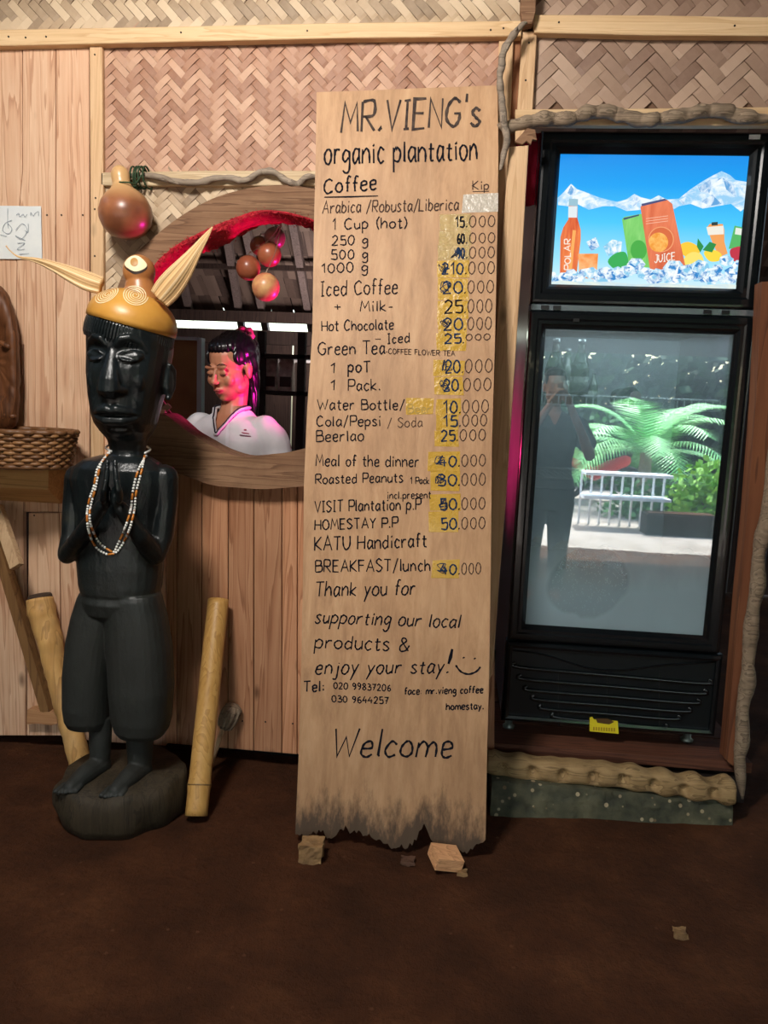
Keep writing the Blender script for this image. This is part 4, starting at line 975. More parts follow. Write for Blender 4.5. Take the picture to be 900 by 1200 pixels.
vine([(617,27),(608,33),(600,44),(592,56),(588,72),(586,95),(588,115),(590,140),(594,160),(591,178),(586,200)], -.07, 4.2, 'vine_loop', 'grey vine looped down the post beside the menu board top', seed=4)
vine([(606,32),(599,45),(592,62)], -.075, 2.6, 'vine_curl', 'split end of grey vine tied at the beam junction', seed=5)
m = MB(); prism3(m, [P(*p, -.052) for p in ((603,166),(618,150),(627,152),(629,164),(624,163),(622,169),(617,165),(612,169))], Vector((0, .012, 0)))
tag(m.build('torn_bracket', old_x, None), 'torn grey wooden bracket where the leaning post meets the beam', 'bracket')
m = MB(); prism3(m, [P(*p, -.050) for p in ((604,149),(618,149),(604,166))], Vector((0, .012, 0)))
tag(m.build('corner_gusset', beam_z, None), 'small pale triangular gusset under the driftwood branch', 'bracket')
# ------------------------------------------------------------------ left : shelf, basket, mask, paper, leaning branch
def corner(x, X): r_ = ray(x, 560); return X*r_.y/r_.x-2.2
XR = P(78, 575, -.005).x; Yf = corner(57, XR)
zt = P(57, 547, Yf).z; zb = P(57, 574, Yf).z
sh = thing('slab_shelf', 'thick rough-cut wooden shelf slab at left, carried by a slanting brace', 'shelf', (XR-.2, -.1, zt))
slab_m = wood('slab_wood', (214, 168, 108), (190, 142, 86), (150, 106, 62), axis='X', var=.05, knots=False, bs=.5, stain=((150, 108, 68), 7.0))
m = MB(); X_L = -1.95
m.loft([[Vector((X, Yf-.0, zt)), Vector((X, Yf-.004, zb+.0)), Vector((X, Yf+.07, zb-.05)), Vector((X, -.004, zb-.045-o)), Vector((X, -.004, zt))] for X, o in ((X_L, 0), (-1.6, .004), (XR-.02, 0), (XR, -.008))])
m.build('slab', slab_m, sh)
pal = wood('pale_brace', (214, 184, 146), (192, 158, 120), (156, 122, 88), axis='Z', knots=False)
brn = wood('brown_brace', (150, 112, 70), (122, 88, 52), (86, 60, 36), axis='Z', knots=False)
a = P(-14, 596, Yf+.05); b = P(57, 836, -.015); m = MB(); m.bar(a, b, .030, .035, side=(0, 1, 0)); m.build('brace', brn, sh)
a = P(-34, 610, Yf+.02); b = P(18, 650, -.12); m = MB(); m.bar(P(-4, 594, Yf+.04), P(20, 664, -.14), .036, .02, side=(0, 1, 0)); m.build('brace_cheek', pal, sh)
m = MB(); prism3(m, [P(*p, -.034) for p in ((32,832),(38,831),(50,835),(66,834),(67,848),(60,850),(44,848),(31,849))], Vector((0, .033, 0))); m.build('brace_block', wood('block', (198,152,110), (170,124,84), (128,88,58), axis='X', knots=False), sh)
# basket
bk_m = woven_mat('rattan', (96, 62, 36), (124, 84, 50), (152, 108, 66), .5)
zc0 = zt+.003; BX = P(84, 540, -.16).x-.185; BY = -.150
bs_ = thing('woven_basket', 'brown woven rattan basket standing on the rough shelf slab at left', 'basket', (BX, BY, zc0))
hgt = P(60, 506, -.25).z-zc0
rings_n = 11
for k in range(rings_n):
    t = k/(rings_n-1); m = MB(); rx, ry = .165+.022*t, .105+.014*t; z = zc0+.005+(hgt-.010)*t; n = 132
    r = .0052 if 0 < k < rings_n-1 else .0075
    m.tube([Vector((BX+(rx+.0035*(1 if (i//3+k) % 2 else -1))*math.cos(2*math.pi*i/n), BY+(ry+.0035*(1 if (i//3+k) % 2 else -1))*math.sin(2*math.pi*i/n), z)) for i in range(n)], r, 6, closed=True, tone=(k*.37) % 1)
    m.build('rim' if k == rings_n-1 else 'coil', bk_m, bs_, True)
m = MB()
for i in range(44):
    a = 2*math.pi*(i*3+1.5)/132
    m.bar((BX+.165*math.cos(a), BY+.105*math.sin(a), zc0), (BX+.187*math.cos(a), BY+.119*math.sin(a), zc0+hgt), .005, .004)
m.build('stakes', bk_m, bs_, kind='stuff')
m = MB(); m.lathe([(.001, zc0), (1, zc0), (1, zc0+.004), (.001, zc0+.004)], (0, 0, 0), 40); m.v = [Vector((BX+v.x*.16, BY+v.y*.10, v.z)) for v in m.v]; m.build('bottom', bk_m, bs_)
# carved mask slab leaning on the wall behind the basket
def maskslab():
    out = catmull([(-36,505),(-40,450),(-36,380),(-22,343),(-6,333),(6,340),(15,357),(21,385),(23,420),(24,455),(23,478),(17,500),(0,506)], 4, closed=True)
    cx = (-8, 420); rings = []
    for s_, Y in ((1.0, -.035), (1.0, -.055), (.93, -.078), (.80, -.090), (.60, -.092), (.5, -.075), (.3, -.065), (.02, -.06)):
        rings.append([P(cx[0]+(x-cx[0])*s_, cx[1]+(y-cx[1])*s_, Y)+Vector((0, .010*noise.noise(Vector((x*.05, y*.08, s_*3))), 0)) for x, y in out])
    m = MB(); m.loft(rings); return m
p = P(-8, 420, -.05)
mk = thing('carved_mask', 'dark brown carved oval wooden mask leaning on the planks behind the basket', 'carving', P(-8, 505, -.05)); 
mk_ = maskslab(); mk_.build('face_slab', mask_wood, mk, True)
m = MB(); m.chain([(P(2,402,-.088), .008), (P(10,406,-.09), .009), (P(18,410,-.075), .006)]); m.chain([(P(8,486,-.082), .010), (P(16,488,-.078), .008)]); m.build('carved_ridge', mask_wood, mk, True)
# paper
m = MB(); q = [P(*p, -.004) for p in ((-60,241),(49,242),(50,304),(-60,303))]; g = []
for i in range(9):
    for j in range(5):
        a = q[0].lerp(q[1], i/8); b = q[3].lerp(q[2], i/8); v = a.lerp(b, j/4); v.y -= .002+.003*abs(math.sin(i*.9+j*.5))*(1 if j < 4 else .5); g.append(v)
m.add(g+[v+Vector((0, .0006, 0)) for v in g], [(i*5+j, i*5+j+1, (i+1)*5+j+1, (i+1)*5+j) for i in range(8) for j in range(4)]+[(45+i*5+j, 45+(i+1)*5+j, 45+(i+1)*5+j+1, 45+i*5+j+1) for i in range(8) for j in range(4)])
pp = thing('paper_note', 'white paper note with faint pencil writing pinned on the upper left planks', 'paper', P(10, 303, -.004))
m.build('sheet', plain('paper', (226, 228, 224), .7, c2=(212, 216, 216), sc_=9), pp, True)
m = MB(); nf = Vector((0, -1, 0)); pen = plain('pencil', (128, 140, 152), .7)
for s in ([(9,244),(9,262),(10,268)], [(14,258),(6,262),(3,270),(10,274),(14,268),(9,262)], [(18,270),(26,262),(32,270),(25,280),(18,276),(30,282)], [(19,252),(22,250),(23,254),(27,251),(29,254),(32,251)], [(36,253),(36,249),(39,253),(41,250),(45,248),(45,253)], [(20,285),(29,285),(20,292),(29,292)], [(33,262),(33,272),(29,270)], [(22,298),(34,297)], [(0,275),(8,277)]):
    ribbon(m, [P(*p, -.0105) for p in catmull(s, 4)], .0016, nf)
m.build('handwriting', pen, pp, kind='stuff')
m = MB(); m.ell(P(7, 289, -.0), (.004, .004, .004), 8)
# leaning branch (crotch-wood pestle)
lb_m = wood('barkless_branch', (214, 170, 104), (190, 142, 80), (150, 104, 56), axis='Z', rough=.55, knots=False, bs=.2, stain=((150, 128, 100), 6.0), grain=.5)
lg = thing('leaning_branch', 'smooth crooked branch leaning on the planks behind the statue, dark cut top', 'branch', FL(95, 903))
Ya, Yb = -.055, -.13
pts = [(47,702,15.5),(50,722,16),(57,745,15),(62,770,13.5),(68,795,12.5),(75,820,12.5),(81,845,12.5),(88,870,12.5),(95,899,12)]
c = catmull(pts, 5); m = MB(); K = len(c)
m.tube([P(x, y, Ya+(Yb-Ya)*i/(K-1)) for i, (x, y, w) in enumerate(c)], [w*sc(x, y, -.1)*(1+.06*noise.noise(Vector((i*.4, 2, 0)))) for i, (x, y, w) in enumerate(c)], 18, rough=.12); m.build('stem', lb_m, lg, True)
m = MB(); t0 = P(46.5, 697, Ya); t1 = P(48, 706, Ya); m.tube([t0, t0.lerp(t1, .2), t1], [.033, .036, .0355], 18); m.build('cut_top', plain('dark_cut', (70, 50, 32), .8, c2=(44, 32, 22), sc_=30), lg)
# bamboo tube and the knob-headed stick behind it
bt = thing('bamboo_tube', 'yellow bamboo tube standing aslant on the dirt right of the statue', 'bamboo', FL(230, 958))
A = FL(230, 956, .012); B = P(256, 703, -.045)
d = (B-A); m = MB(); R0, R1 = 13.0*sc(230, 956, A.y), 12.3*sc(256, 703, -.045)
K = 30; pts = [A+d*(i/K) for i in range(K+1)]; rad = [R0+(R1-R0)*i/K for i in range(K+1)]; k0 = 4
for i in range(K+1):
    if i == k0: rad[i] *= 1.07
    if i == k0+1: rad[i] *= .99
m.tube(pts, rad, 26); m.build('culm', bamboo_m, bt, True)
m = MB(); m.tube([pts[k0]-d*.004, pts[k0], pts[k0]+d*.004], [rad[k0]*1.0, rad[k0]*1.045, rad[k0]*.96], 26); m.build('node', plain('bamboo_node', (96, 72, 42), .6, c2=(140, 104, 58), sc_=40), bt, True)
m = MB(); m.tube([B-d*.004, B+d*.002], [R1*.84, R1*.82], 26); m.build('hollow', plain('bamboo_cut', (168, 134, 84), .8), bt)
sk = thing('knobbed_stick', 'thin stick with a fluted dark knob leaning behind the bamboo tube', 'stick', FL(243, 905))
a, b = FL(243, 905), P(263, 850, -.03); m = MB(); m.tube([a, a.lerp(b, .5), b], .0085, 10); m.build('shaft', pal, sk, True)
a, b = P(264, 850, -.03), P(274, 829, -.03); m = MB(); dd = (b-a).normalized(); s_ = sc(268, 840, -.03); rings = []
e1 = dd.cross(Vector((0, 1, 0))).normalized(); e2 = dd.cross(e1)
for t, r in ((-.15,4),(-.1,8),(0,10),(.3,11.5),(.6,12),(.95,11),(1.1,7),(1.14,2)):
    rings.append([a+(b-a)*t+(e1*math.cos(q)+e2*math.sin(q))*(r*s_*(1-.14*(math.cos(q*8) > .3))) for q in [2*math.pi*i/48 for i in range(48)]])
m.loft(rings); m.build('knob', driftwood, sk)
# ------------------------------------------------------------------ fridge
FX0, FX1, FY, FZ0, FZ1 = .208, .846, .05, .185, 1.951
frz = thing('drinks_fridge', 'tall black glass-door drinks fridge with a lit advertising header', 'fridge', ((FX0+FX1)/2, FY+.3, FZ0))
gloss = plain('black_gloss_plastic', (12, 17, 20), .22, spec=.6, coat=.3); blackm = plain('black_matt', (11, 14, 16), .5); side_m = plain('grey_fridge_side', (112, 108, 122), .33, metal=.3, c2=(96, 92, 106), sc_=5)
liner = plain('white_liner', (206, 216, 220), .5)
def ringframe(mb, x0, x1, z0, z1, prof):
    """mitred picture-frame : prof = (inset, y) around the section"""
    R_ = []
    for ins, y in prof: R_.append([(x0+ins, y, z0+ins), (x1-ins, y, z0+ins), (x1-ins, y, z1-ins), (x0+ins, y, z1-ins)])
    n = len(prof); v = []; f = []
    for c_ in range(4): v += [R_[k][c_] for k in range(n)]
    for c_ in range(4):
        d_ = (c_+1) % 4
        for k in range(n):
            k2 = (k+1) % n; f.append((c_*n+k, d_*n+k, d_*n+k2, c_*n+k2))
    mb.add(v, f)
def rprof(w, d, y, e=.012):
    return [(0, y+d), (0, y+e), (.002, y+.005), (e*.5, y+.001), (e, y), (w*.45, y), (w*.55, y+.003), (w*.72, y+.003), (w*.84, y+.009), (w-.002, y+.016), (w, y+.019), (w, y+d)]
# carcass
m = MB(); t = .035
m.box((FX0, FY+.045, FZ0), (FX0+t, FY+.62, FZ1)); m.build('side_panel', side_m, frz)
m = MB(); m.box((FX1-t, FY+.045, FZ0), (FX1, FY+.62, FZ1)); m.build('side_panel', side_m, frz)
m = MB(); m.box((FX0+t, FY+.59, FZ0), (FX1-t, FY+.62, FZ1)); m.build('back_panel', liner, frz)
m = MB(); m.box((FX0+t, FY+.045, 1.44), (FX1-t, FY+.59, FZ1)); m.build('top_box', blackm, frz)
m = MB(); m.box((FX0+t, FY+.045, FZ0), (FX1-t, FY+.59, .49)); m.build('machine_box', liner, frz)
m = MB(); ringframe(m, FX0, FX1, 1.473, FZ1, rprof(.060, .05, FY)); m.build('header_frame', gloss, frz)
m = MB(); ringframe(m, FX0, FX1, .455, 1.455, rprof(.052, .045, FY)); m.build('door_frame', gloss, frz)
m = MB(); m.box((FX0+.005, FY+.006, 1.456), (FX1-.004, FY+.045, 1.472)); m.build('hinge_strip', plain('aluminium', (170, 186, 196), .25, metal=.8), frz)
for x in (.24, .275, .70, .75): MB().box((x, FY+.002, 1.458), (x+.022, FY+.006, 1.469)).build('hinge_plate', blackm, frz)
m = MB(); m.box((.335, FY-.001, 1.425), (.352, FY+.003, 1.434)); m.build('door_catch', blackm, frz)
# printed, back-lit header panel
pY = FY+.018; sx0, sx1, sz0, sz1 = .264, .792+.002, 1.527, 1.896
sx0, sx1, sz0, sz1 = FX0+.056, FX1-.034, 1.514, 1.901
def hdrmat():
    m, nt, b = newmat('header_print'); tc = N(nt, 'ShaderNodeTexCoord'); sx = N(nt, 'ShaderNodeSeparateXYZ'); nt.links.new(tc.outputs['Generated'], sx.inputs[0])
    c = ramp(nt, sx.outputs['Z'], [(0, (222, 234, 222)), (.1, (196, 232, 244)), (.25, (150, 222, 250)), (.5, (70, 196, 246)), (.75, (10, 160, 240)), (1, (8, 134, 226))])
    b.inputs['Base Color'].default_value = (.02, .02, .02, 1); b.inputs['Roughness'].default_value = .3; nt.links.new(c, b.inputs['Emission Color']); b.inputs['Emission Strength'].default_value = 1.0; return m
m = MB(); m.box((sx0-.01, pY, sz0-.01), (sx1+.012, pY+.006, sz1+.01)); hp_ = m.build('header_panel', hdrmat(), frz)
LV = {}
def litn(c1, c2, sc_, st=(1, 1, 1), w=.08):
    key = (c1, c2, sc_)
    if key not in LV:
        m, nt, b = newmat('backlit_print'); b.inputs['Base Color'].default_value = (.02, .02, .02, 1); b.inputs['Roughness'].default_value = .3; b.inputs['Emission Strength'].default_value = 1.0
        n = N(nt, 'ShaderNodeTexNoise', _Scale=float(sc_), _Detail=5.0, _Roughness=.65, _Distortion=.5); nt.links.new(coords(nt, st, rnd=False), n.inputs['Vector'])
        nt.links.new(ramp(nt, n.outputs['Fac'], [(.5-w, c1), (.5+w, c2)]), b.inputs['Emission Color']); LV[key] = m
    return LV[key]
def lit(c):
    if len(c) > 3 or isinstance(c[0], tuple): return litn(*c)
    if c not in LV:
        m, nt, b = newmat('backlit_print'); b.inputs['Base Color'].default_value = (.02, .02, .02, 1); b.inputs['Emission Color'].default_value = (*lin(c), 1); b.inputs['Emission Strength'].default_value = 1.0; b.inputs['Roughness'].default_value = .3; LV[c] = m
    return LV[c]
layer = [0]
fn = Vector((0, -1, 0)); LY = 0
def H(x, y, k=0): return P(x, y, pY-.0003-.00008*k)
def hz_shape(name, poly, c, k, smooth_=False, parent=hp_):
    if smooth_: poly = catmull(poly, 4, closed=True)
    m = MB(); v = [H(x, y, k) for x, y in poly]; n = len(v); m.add(v, [tuple(range(n))]); o = m.build(name, lit(c), parent); return o
def zx(pts, X0=580, Y0=130, s=2.8125): return [(X0+x/s, Y0+y/s) for x, y in pts]
Z8 = lambda pts: zx(pts, 640, 200, 3.6)
hz_shape('mountain_range', Z8([(48,115),(75,90),(105,55),(130,78),(170,92),(215,110),(250,120),(300,132),(340,120),(372,98),(400,112),(440,122),(475,104),(510,122),(560,118),(610,78),(660,45),(700,22),(740,2),(775,18),(800,40),(850,48),(893,56),(885,168),(850,150),(820,172),(780,140),(720,150),(660,160),(610,140),(560,150),(540,162),(500,135),(455,160),(400,165),(340,170),(290,150),(240,150),(180,165),(130,140),(90,150),(50,145)]), ((238, 246, 252), (150, 204, 240), 26, (1, 1, 1.6), .10), 1)
for i, p in enumerate(([(640,70),(690,38),(742,30),(700,60),(690,95),(650,90)], [(745,30),(790,60),(800,110),(760,80)], [(655,130),(700,100),(740,140),(690,150)], [(380,104),(400,125),(370,150),(350,140)], [(105,62),(125,90),(110,110),(90,95)], [(480,108),(500,130),(470,135)], [(820,60),(870,70),(850,110)], [(560,125),(590,110),(580,145)])):
    hz_shape('rock_face', Z8(p), ((96, 160, 214), (224, 238, 250), 34, (1.4, 1, 1), .09), 2)
# ice line
ICE = ((40, 130, 200), (232, 244, 250), 46, (1, 1, 1.3), .07); ICE2 = ((130, 196, 230), (244, 250, 252), 38, (1.2, 1, 1), .08)
rnd = random.Random(11)
for k in range(30):
    x = 22+k*28; y = 440+rnd.uniform(-26, 18)+(14 if x < 220 else 0); r = rnd.uniform(22, 36)
    hz_shape('ice_cube', Z8([(min(x+r*math.cos(a+k), 848), y+r*.8*math.sin(a+k)) for a in [i*2*math.pi/6 for i in range(6)]]), [ICE2, ICE][k % 2], 6.9+k*.005)
hz_shape('snow_bank', Z8([(20,470),(60,462),(150,470),(260,468),(380,480),(500,474),(640,486),(760,478),(843,486),(840,522),(16,499)]), ((226, 236, 226), (196, 222, 232), 20, (1, 1, 3), .1), 9.2)
hz_shape('ice_cube', Z8([(170,300),(210,280),(225,320),(190,340)]), ICE, 3); hz_shape('ice_cube', Z8([(240,320),(280,290),(320,300),(315,350),(260,360)]), ICE2, 3)
# bottle, glass, cans, fruit
hz_shape('bottle_print', Z8([(95,145),(133,145),(132,200),(146,250),(146,290),(128,440),(58,440),(60,280),(72,240),(94,205)]), ((206, 78, 40), (240, 132, 70), 9, (4, 1, .5), .12), 4)
hz_shape('bottle_cap', Z8([(97,118),(135,120),(133,150),(95,148)]), (150, 190, 206), 5); hz_shape('neck_label', Z8([(94,150),(132,150),(130,198),(93,198)]), (220, 230, 234), 5)
hz_shape('bottle_shine', Z8([(112,250),(126,252),(108,420),(96,420)]), (246, 170, 90), 5)
hz_shape('juice_glass', Z8([(135,350),(220,350),(212,460),(140,450)]), ((240, 140, 60), (250, 190, 130), 18, (1, 1, 1), .12), 4.5)
hz_shape('green_can', Z8([(320,205),(330,195),(400,182),(420,190),(440,410),(350,400)]), ((96, 190, 84), (140, 214, 120), 8, (3, 1, .4), .12), 4); hz_shape('can_rim', Z8([(326,200),(392,184),(392,190),(328,208)]), (60,80,110), 5)
hz_shape('orange_can', Z8([(398,155),(405,142),(510,122),(532,140),(590,415),(560,430),(460,440),(440,430)]), ((206, 92, 56), (236, 132, 92), 7, (3, 1, .4), .14), 6.4); hz_shape('can_rim', Z8([(402,140),(500,118),(512,124),(404,150)]), (70,76,120), 6.6)
hz_shape('fruit_ring', Z8([(485+54*math.cos(a), 290+54*math.sin(a)) for a in [i*.21 for i in range(30)]]), (240, 160, 110), 6.6); hz_shape('fruit_ring', Z8([(485+50*math.cos(a), 290+50*math.sin(a)) for a in [i*.21 for i in range(30)]]), (214, 106, 62), 6.7)
hz_shape('orange_slice', Z8([(474+41*math.cos(a), 302+41*math.sin(a)) for a in [i*.21 for i in range(30)]]), ((236, 152, 56), (250, 190, 100), 60, (1, 1, 1), .1), 6.8)
hz_shape('fruit_ring', Z8([(390+34*math.cos(a), 335+42*math.sin(a)) for a in [i*.21 for i in range(30)]]), (70, 170, 70), 5)
hz_shape('lime', Z8([(260,385),(290,350),(335,345),(345,400),(300,420)]), (52, 170, 84), 5, True); 
hz_shape('lemon', Z8([(560,320),(600,300),(645,325),(640,360),(590,365)]), (250, 200, 60), 5, True); hz_shape('lemon_half', Z8([(580,375),(610,345),(650,350),(665,385),(640,410),(590,408)]), (246, 222, 110), 5.6, True); hz_shape('lemon', Z8([(665,345),(700,332),(738,350),(735,378),(690,382)]), (248, 214, 66), 5.7, True)
for p in ([(640,285),(665,320),(650,345),(636,320)], [(660,335),(690,300),(718,310),(700,345)]): hz_shape('leaf_print', Z8(p), (40,140,70), 5.8)
hz_shape('fruit_jar', Z8([(678,240),(690,225),(745,225),(752,250),(752,300),(766,350),(730,365),(700,300)]), (238, 160, 90), 5); hz_shape('jar_label', Z8([(676,238),(748,232),(750,268),(684,272)]), (236, 232, 220), 5.4); hz_shape('jar_top', Z8([(698,218),(724,216),(724,230),(698,232)]), (40, 60, 60), 5.5)
hz_shape('green_carton', Z8([(795,232),(866,246),(850,320),(770,330)]), (84, 180, 100), 5); hz_shape('carton_label', Z8([(800,240),(848,248),(842,275),(796,268)]), (226,232,220), 5.4); hz_shape('melon', Z8([(780,330),(832,320),(826,360),(800,385),(778,360)]), (190, 50, 70), 5.8, True)
for k, (x, y, r) in enumerate(((380,395,40),(345,420,34),(455,455,38),(540,410,48),(600,430,52),(650,405,42),(700,440,46),(760,380,34),(790,430,40),(820,400,36),(250,430,36),(130,455,30),(90,450,30),(560,455,30),(300,440,30))):
    hz_shape('ice_cube', Z8([(x+r*math.cos(a+k*.7), y+r*.72*math.sin(a+k*.7)) for a in [i*2*math.pi/6 for i in range(6)]]), [ICE, ICE2][k % 2], 7.2+k*.03)
    hz_shape('ice_facet', Z8([(x+r*.5*math.cos(a+k*.9)-4, y-6+r*.36*math.sin(a+k*.9)) for a in [i*2*math.pi/4 for i in range(4)]]), [ICE2, ICE][k % 2], 8+k*.03)
def hprint(txt, x0, b0, x1, b1, cap, pen, c, k, rot=None):
    mb = MB()
    for s in text_strokes(txt, x0, b0, x1, b1, cap, 0, wob=.1):
        if rot: s = [(rot[0]-(b0-y), rot[1]-(x-x0)) for x, y in s]
        ribbon(mb, [H(x, y, k) for x, y in s], pen*.00235, fn)
    mb.build('print_lettering', lit(c), hp_)
hprint('JUICE', 767, 308, 791, 304.5, 9, 1.4, (240, 236, 224), 10)
hprint('POLAR', 0, 0, 36, 0, 7, 1.7, (244, 224, 206), 10, rot=(668.5, 316))
hprint('IOI', 0, 0, 8, 0, 5, .9, (40, 60, 80), 10, rot=(674, 254.5)) if False else None
for y in (256, 259, 262): hz_shape('print_line', [(757,y),(783,y-3.4),(783,y-2.8),(757,y+.6)], (244,196,170), 7)
# glass door pane
def glassmat():
    m, nt, b = newmat('misted_glass'); nt.nodes.remove(b); out = nt.nodes['Material Output']
    tr = N(nt, 'ShaderNodeBsdfTransparent'); tr.inputs[0].default_value = (.86, .95, .97, 1)
    gl = N(nt, 'ShaderNodeBsdfGlossy'); gl.inputs['Roughness'].default_value = .012; gl.inputs[0].default_value = (.92, .98, 1, 1)
    df = N(nt, 'ShaderNodeBsdfDiffuse'); df.inputs[0].default_value = (.54, .72, .80, 1)
    tl = N(nt, 'ShaderNodeBsdfTranslucent'); tl.inputs[0].default_value = (.7, .8, .82, 1); fog = N(nt, 'ShaderNodeMixShader'); fog.inputs[0].default_value = .5
    nt.links.new(df.outputs[0], fog.inputs[1]); nt.links.new(tl.outputs[0], fog.inputs[2])
    tc = N(nt, 'ShaderNodeTexCoord'); sx = N(nt, 'ShaderNodeSeparateXYZ'); nt.links.new(tc.outputs['Generated'], sx.inputs[0])
    n = N(nt, 'ShaderNodeTexNoise', _Scale=3.0, _Detail=5.0); nt.links.new(tc.outputs['Generated'], n.inputs['Vector'])
    # condensation : heavier towards the cold bottom of the pane, wiped and run in one patch
    f = ramp(nt, math_(nt, 'ADD', sx.outputs['Z'], math_(nt, 'MULTIPLY_ADD', n.outputs['Fac'], .22, -.11)), [(0, (240, 240, 240)), (.17, (222, 222, 222)), (.36, (130, 130, 130)), (.55, (95, 95, 95)), (.85, (115, 115, 115)), (1, (150, 150, 150))])
    v = N(nt, 'ShaderNodeTexVoronoi', _Scale=95.0); mp = N(nt, 'ShaderNodeMapping'); mp.inputs['Scale'].default_value = (1, 1, 1.1); nt.links.new(tc.outputs['Generated'], mp.inputs[0]); nt.links.new(mp.outputs[0], v.inputs['Vector'])
    gx = math_(nt, 'DIVIDE', math_(nt, 'SUBTRACT', sx.outputs['X'], .36), .34); gz = math_(nt, 'DIVIDE', math_(nt, 'SUBTRACT', sx.outputs['Z'], .16), .17)
    rr = math_(nt, 'ADD', math_(nt, 'MULTIPLY', gx, gx), math_(nt, 'MULTIPLY', gz, gz)); rr = math_(nt, 'ADD', rr, math_(nt, 'MULTIPLY', n.outputs['Fac'], .9))
    patch_ = ramp(nt, rr, [(.9, (255, 255, 255)), (1.5, (0, 0, 0))])
    drops = math_(nt, 'MULTIPLY', ramp(nt, v.outputs['Distance'], [(.18, (255, 255, 255)), (.34, (0, 0, 0))]), patch_)
    fogf = math_(nt, 'MULTIPLY', math_(nt, 'MULTIPLY_ADD', patch_, -.35, 1.0), f); fogf = math_(nt, 'MAXIMUM', fogf, math_(nt, 'MULTIPLY', drops, .8))
    m1 = N(nt, 'ShaderNodeMixShader'); nt.links.new(fogf, m1.inputs[0]); nt.links.new(tr.outputs[0], m1.inputs[1]); nt.links.new(fog.outputs[0], m1.inputs[2])
    m2 = N(nt, 'ShaderNodeMixShader'); gf = math_(nt, 'MULTIPLY_ADD', f, -.30, .44); nt.links.new(gf, m2.inputs[0]); nt.links.new(m1.outputs[0], m2.inputs[1]); nt.links.new(gl.outputs[0], m2.inputs[2])
    nt.links.new(m2.outputs[0], out.inputs['Surface']); return m
m = MB(); m.box((FX0+.045, FY+.018, .498), (FX1-.045, FY+.024, 1.410)); m.build('door_glass', glassmat(), frz)
wire = plain('white_wire', (226, 230, 230), .4)
for z in (1.215, .99, .625):
    m = MB(); y = FY+.075; xa, xb = FX0+.05, FX1-.05
    for k in range(2): m.tube([(xa, y, z-.030*k), (xb, y, z-.030*k)], .0032, 6)
    for i in range(27): x = xa+(xb-xa)*i/26; m.tube([(x, y, z-.030), (x, y, z)], .0022, 6)
    for i in range(27): x = xa+(xb-xa)*i/26; m.tube([(x, y, z-.030), (x, y+.40, z-.030)], .002, 4)
    m.build('wire_rack', wire, frz)
# lower louvred kick panel
m = MB(); ringframe(m, FX0-.004, FX1+.012, FZ0+.005, .452, [(0, FY+.05), (0, FY+.012), (.004, FY+.004), (.012, FY), (.02, FY+.002), (.022, FY+.05)]); m.build('kick_panel_frame', gloss, frz)
# panel with a tapering vent opening
slots = [((609,782),(826,801)), ((615,796),(820,813)), ((622,809),(812,824)), ((630,820),(802,834)), ((638,831),(790,843)), ((652,841),(776,853))]
m = MB(); m.box((FX0+.015, FY+.012, FZ0+.02), (FX1-.005, FY+.045, .435)); m.build('kick_panel', plain('black_satin', (13, 19, 22), .32, spec=.5), frz)
for (a, b) in slots:
    p, q = P(*a, FY+.008), P(*b, FY+.008); pts = catmull([tuple(p+Vector((-.012, .004, .014))), tuple(p), tuple(p.lerp(q, .5)), tuple(q), tuple(q+Vector((.012, .004, .014)))], 6)
    m = MB(); m.tube(pts, .0048, 8, flat=1.4); m.build('vent_slat', gloss, frz, True)
for x in (655, 712, 773):
    m = MB(); m.bar(P(x, 786, FY+.012), P(x, 850, FY+.012), .004, .006); m.build('vent_bar', blackm, frz)
m = MB(); p, q = P(607, 773, FY), P(840, 775, FY); m.tube(catmull([tuple(P(x, y, FY+.010)) for x, y in ((600,762),(640,768),(690,783),(730,785),(780,779),(838,776))], 8), .003, 6); m.build('panel_crease', gloss, frz)
stk = MB(); prism3(stk, [P(*p, FY+.0) for p in ((691,841),(694,840),(696,843),(724,845),(725,860),(691,857))], Vector((0, .001, 0)))
so = stk.build('yellow_sticker', plain('yellow_label', (222, 206, 40), .4), frz); so['label'] = 'yellow torn sticker'
m = MB(); prism3(m, [P(*p, FY-.0006) for p in ((698,842),(712,842),(720,846),(714,849),(700,847))], Vector((0, .0006, 0))); m.build('sticker_print', plain('sticker_dark', (80, 56, 24), .5), so)
m = MB()
for i in range(9): x = 695+i*3; prism3(m, [P(x, 852+i*.15, FY-.0006), P(x+1.8, 852+i*.15, FY-.0006), P(x+1.8, 856+i*.15, FY-.0006), P(x, 856+i*.15, FY-.0006)], Vector((0, .0006, 0)))
m.build('sticker_print', plain('sticker_line', (170, 140, 30), .5), so)
for x in (.235, .80):
    for y in (FY+.08, FY+.56):
        m = MB(); m.lathe([(.018, .138), (.020, .145), (.012, .15), (.012, .19)], (x, y, 0), 14); m.build('foot', plain('zinc_foot', (120, 128, 120), .35, metal=.7), frz, True)
m = MB(); m.box((.55, FY-.002, 1.96), (.58, FY+.02, 1.966)); 
lab = MB(); lab.box((.775, FY-.0005, 1.930), (.805, FY+.002, 1.942)); lab = lab.build('white_sticker', plain('white_label', (226, 228, 228), .5), frz)
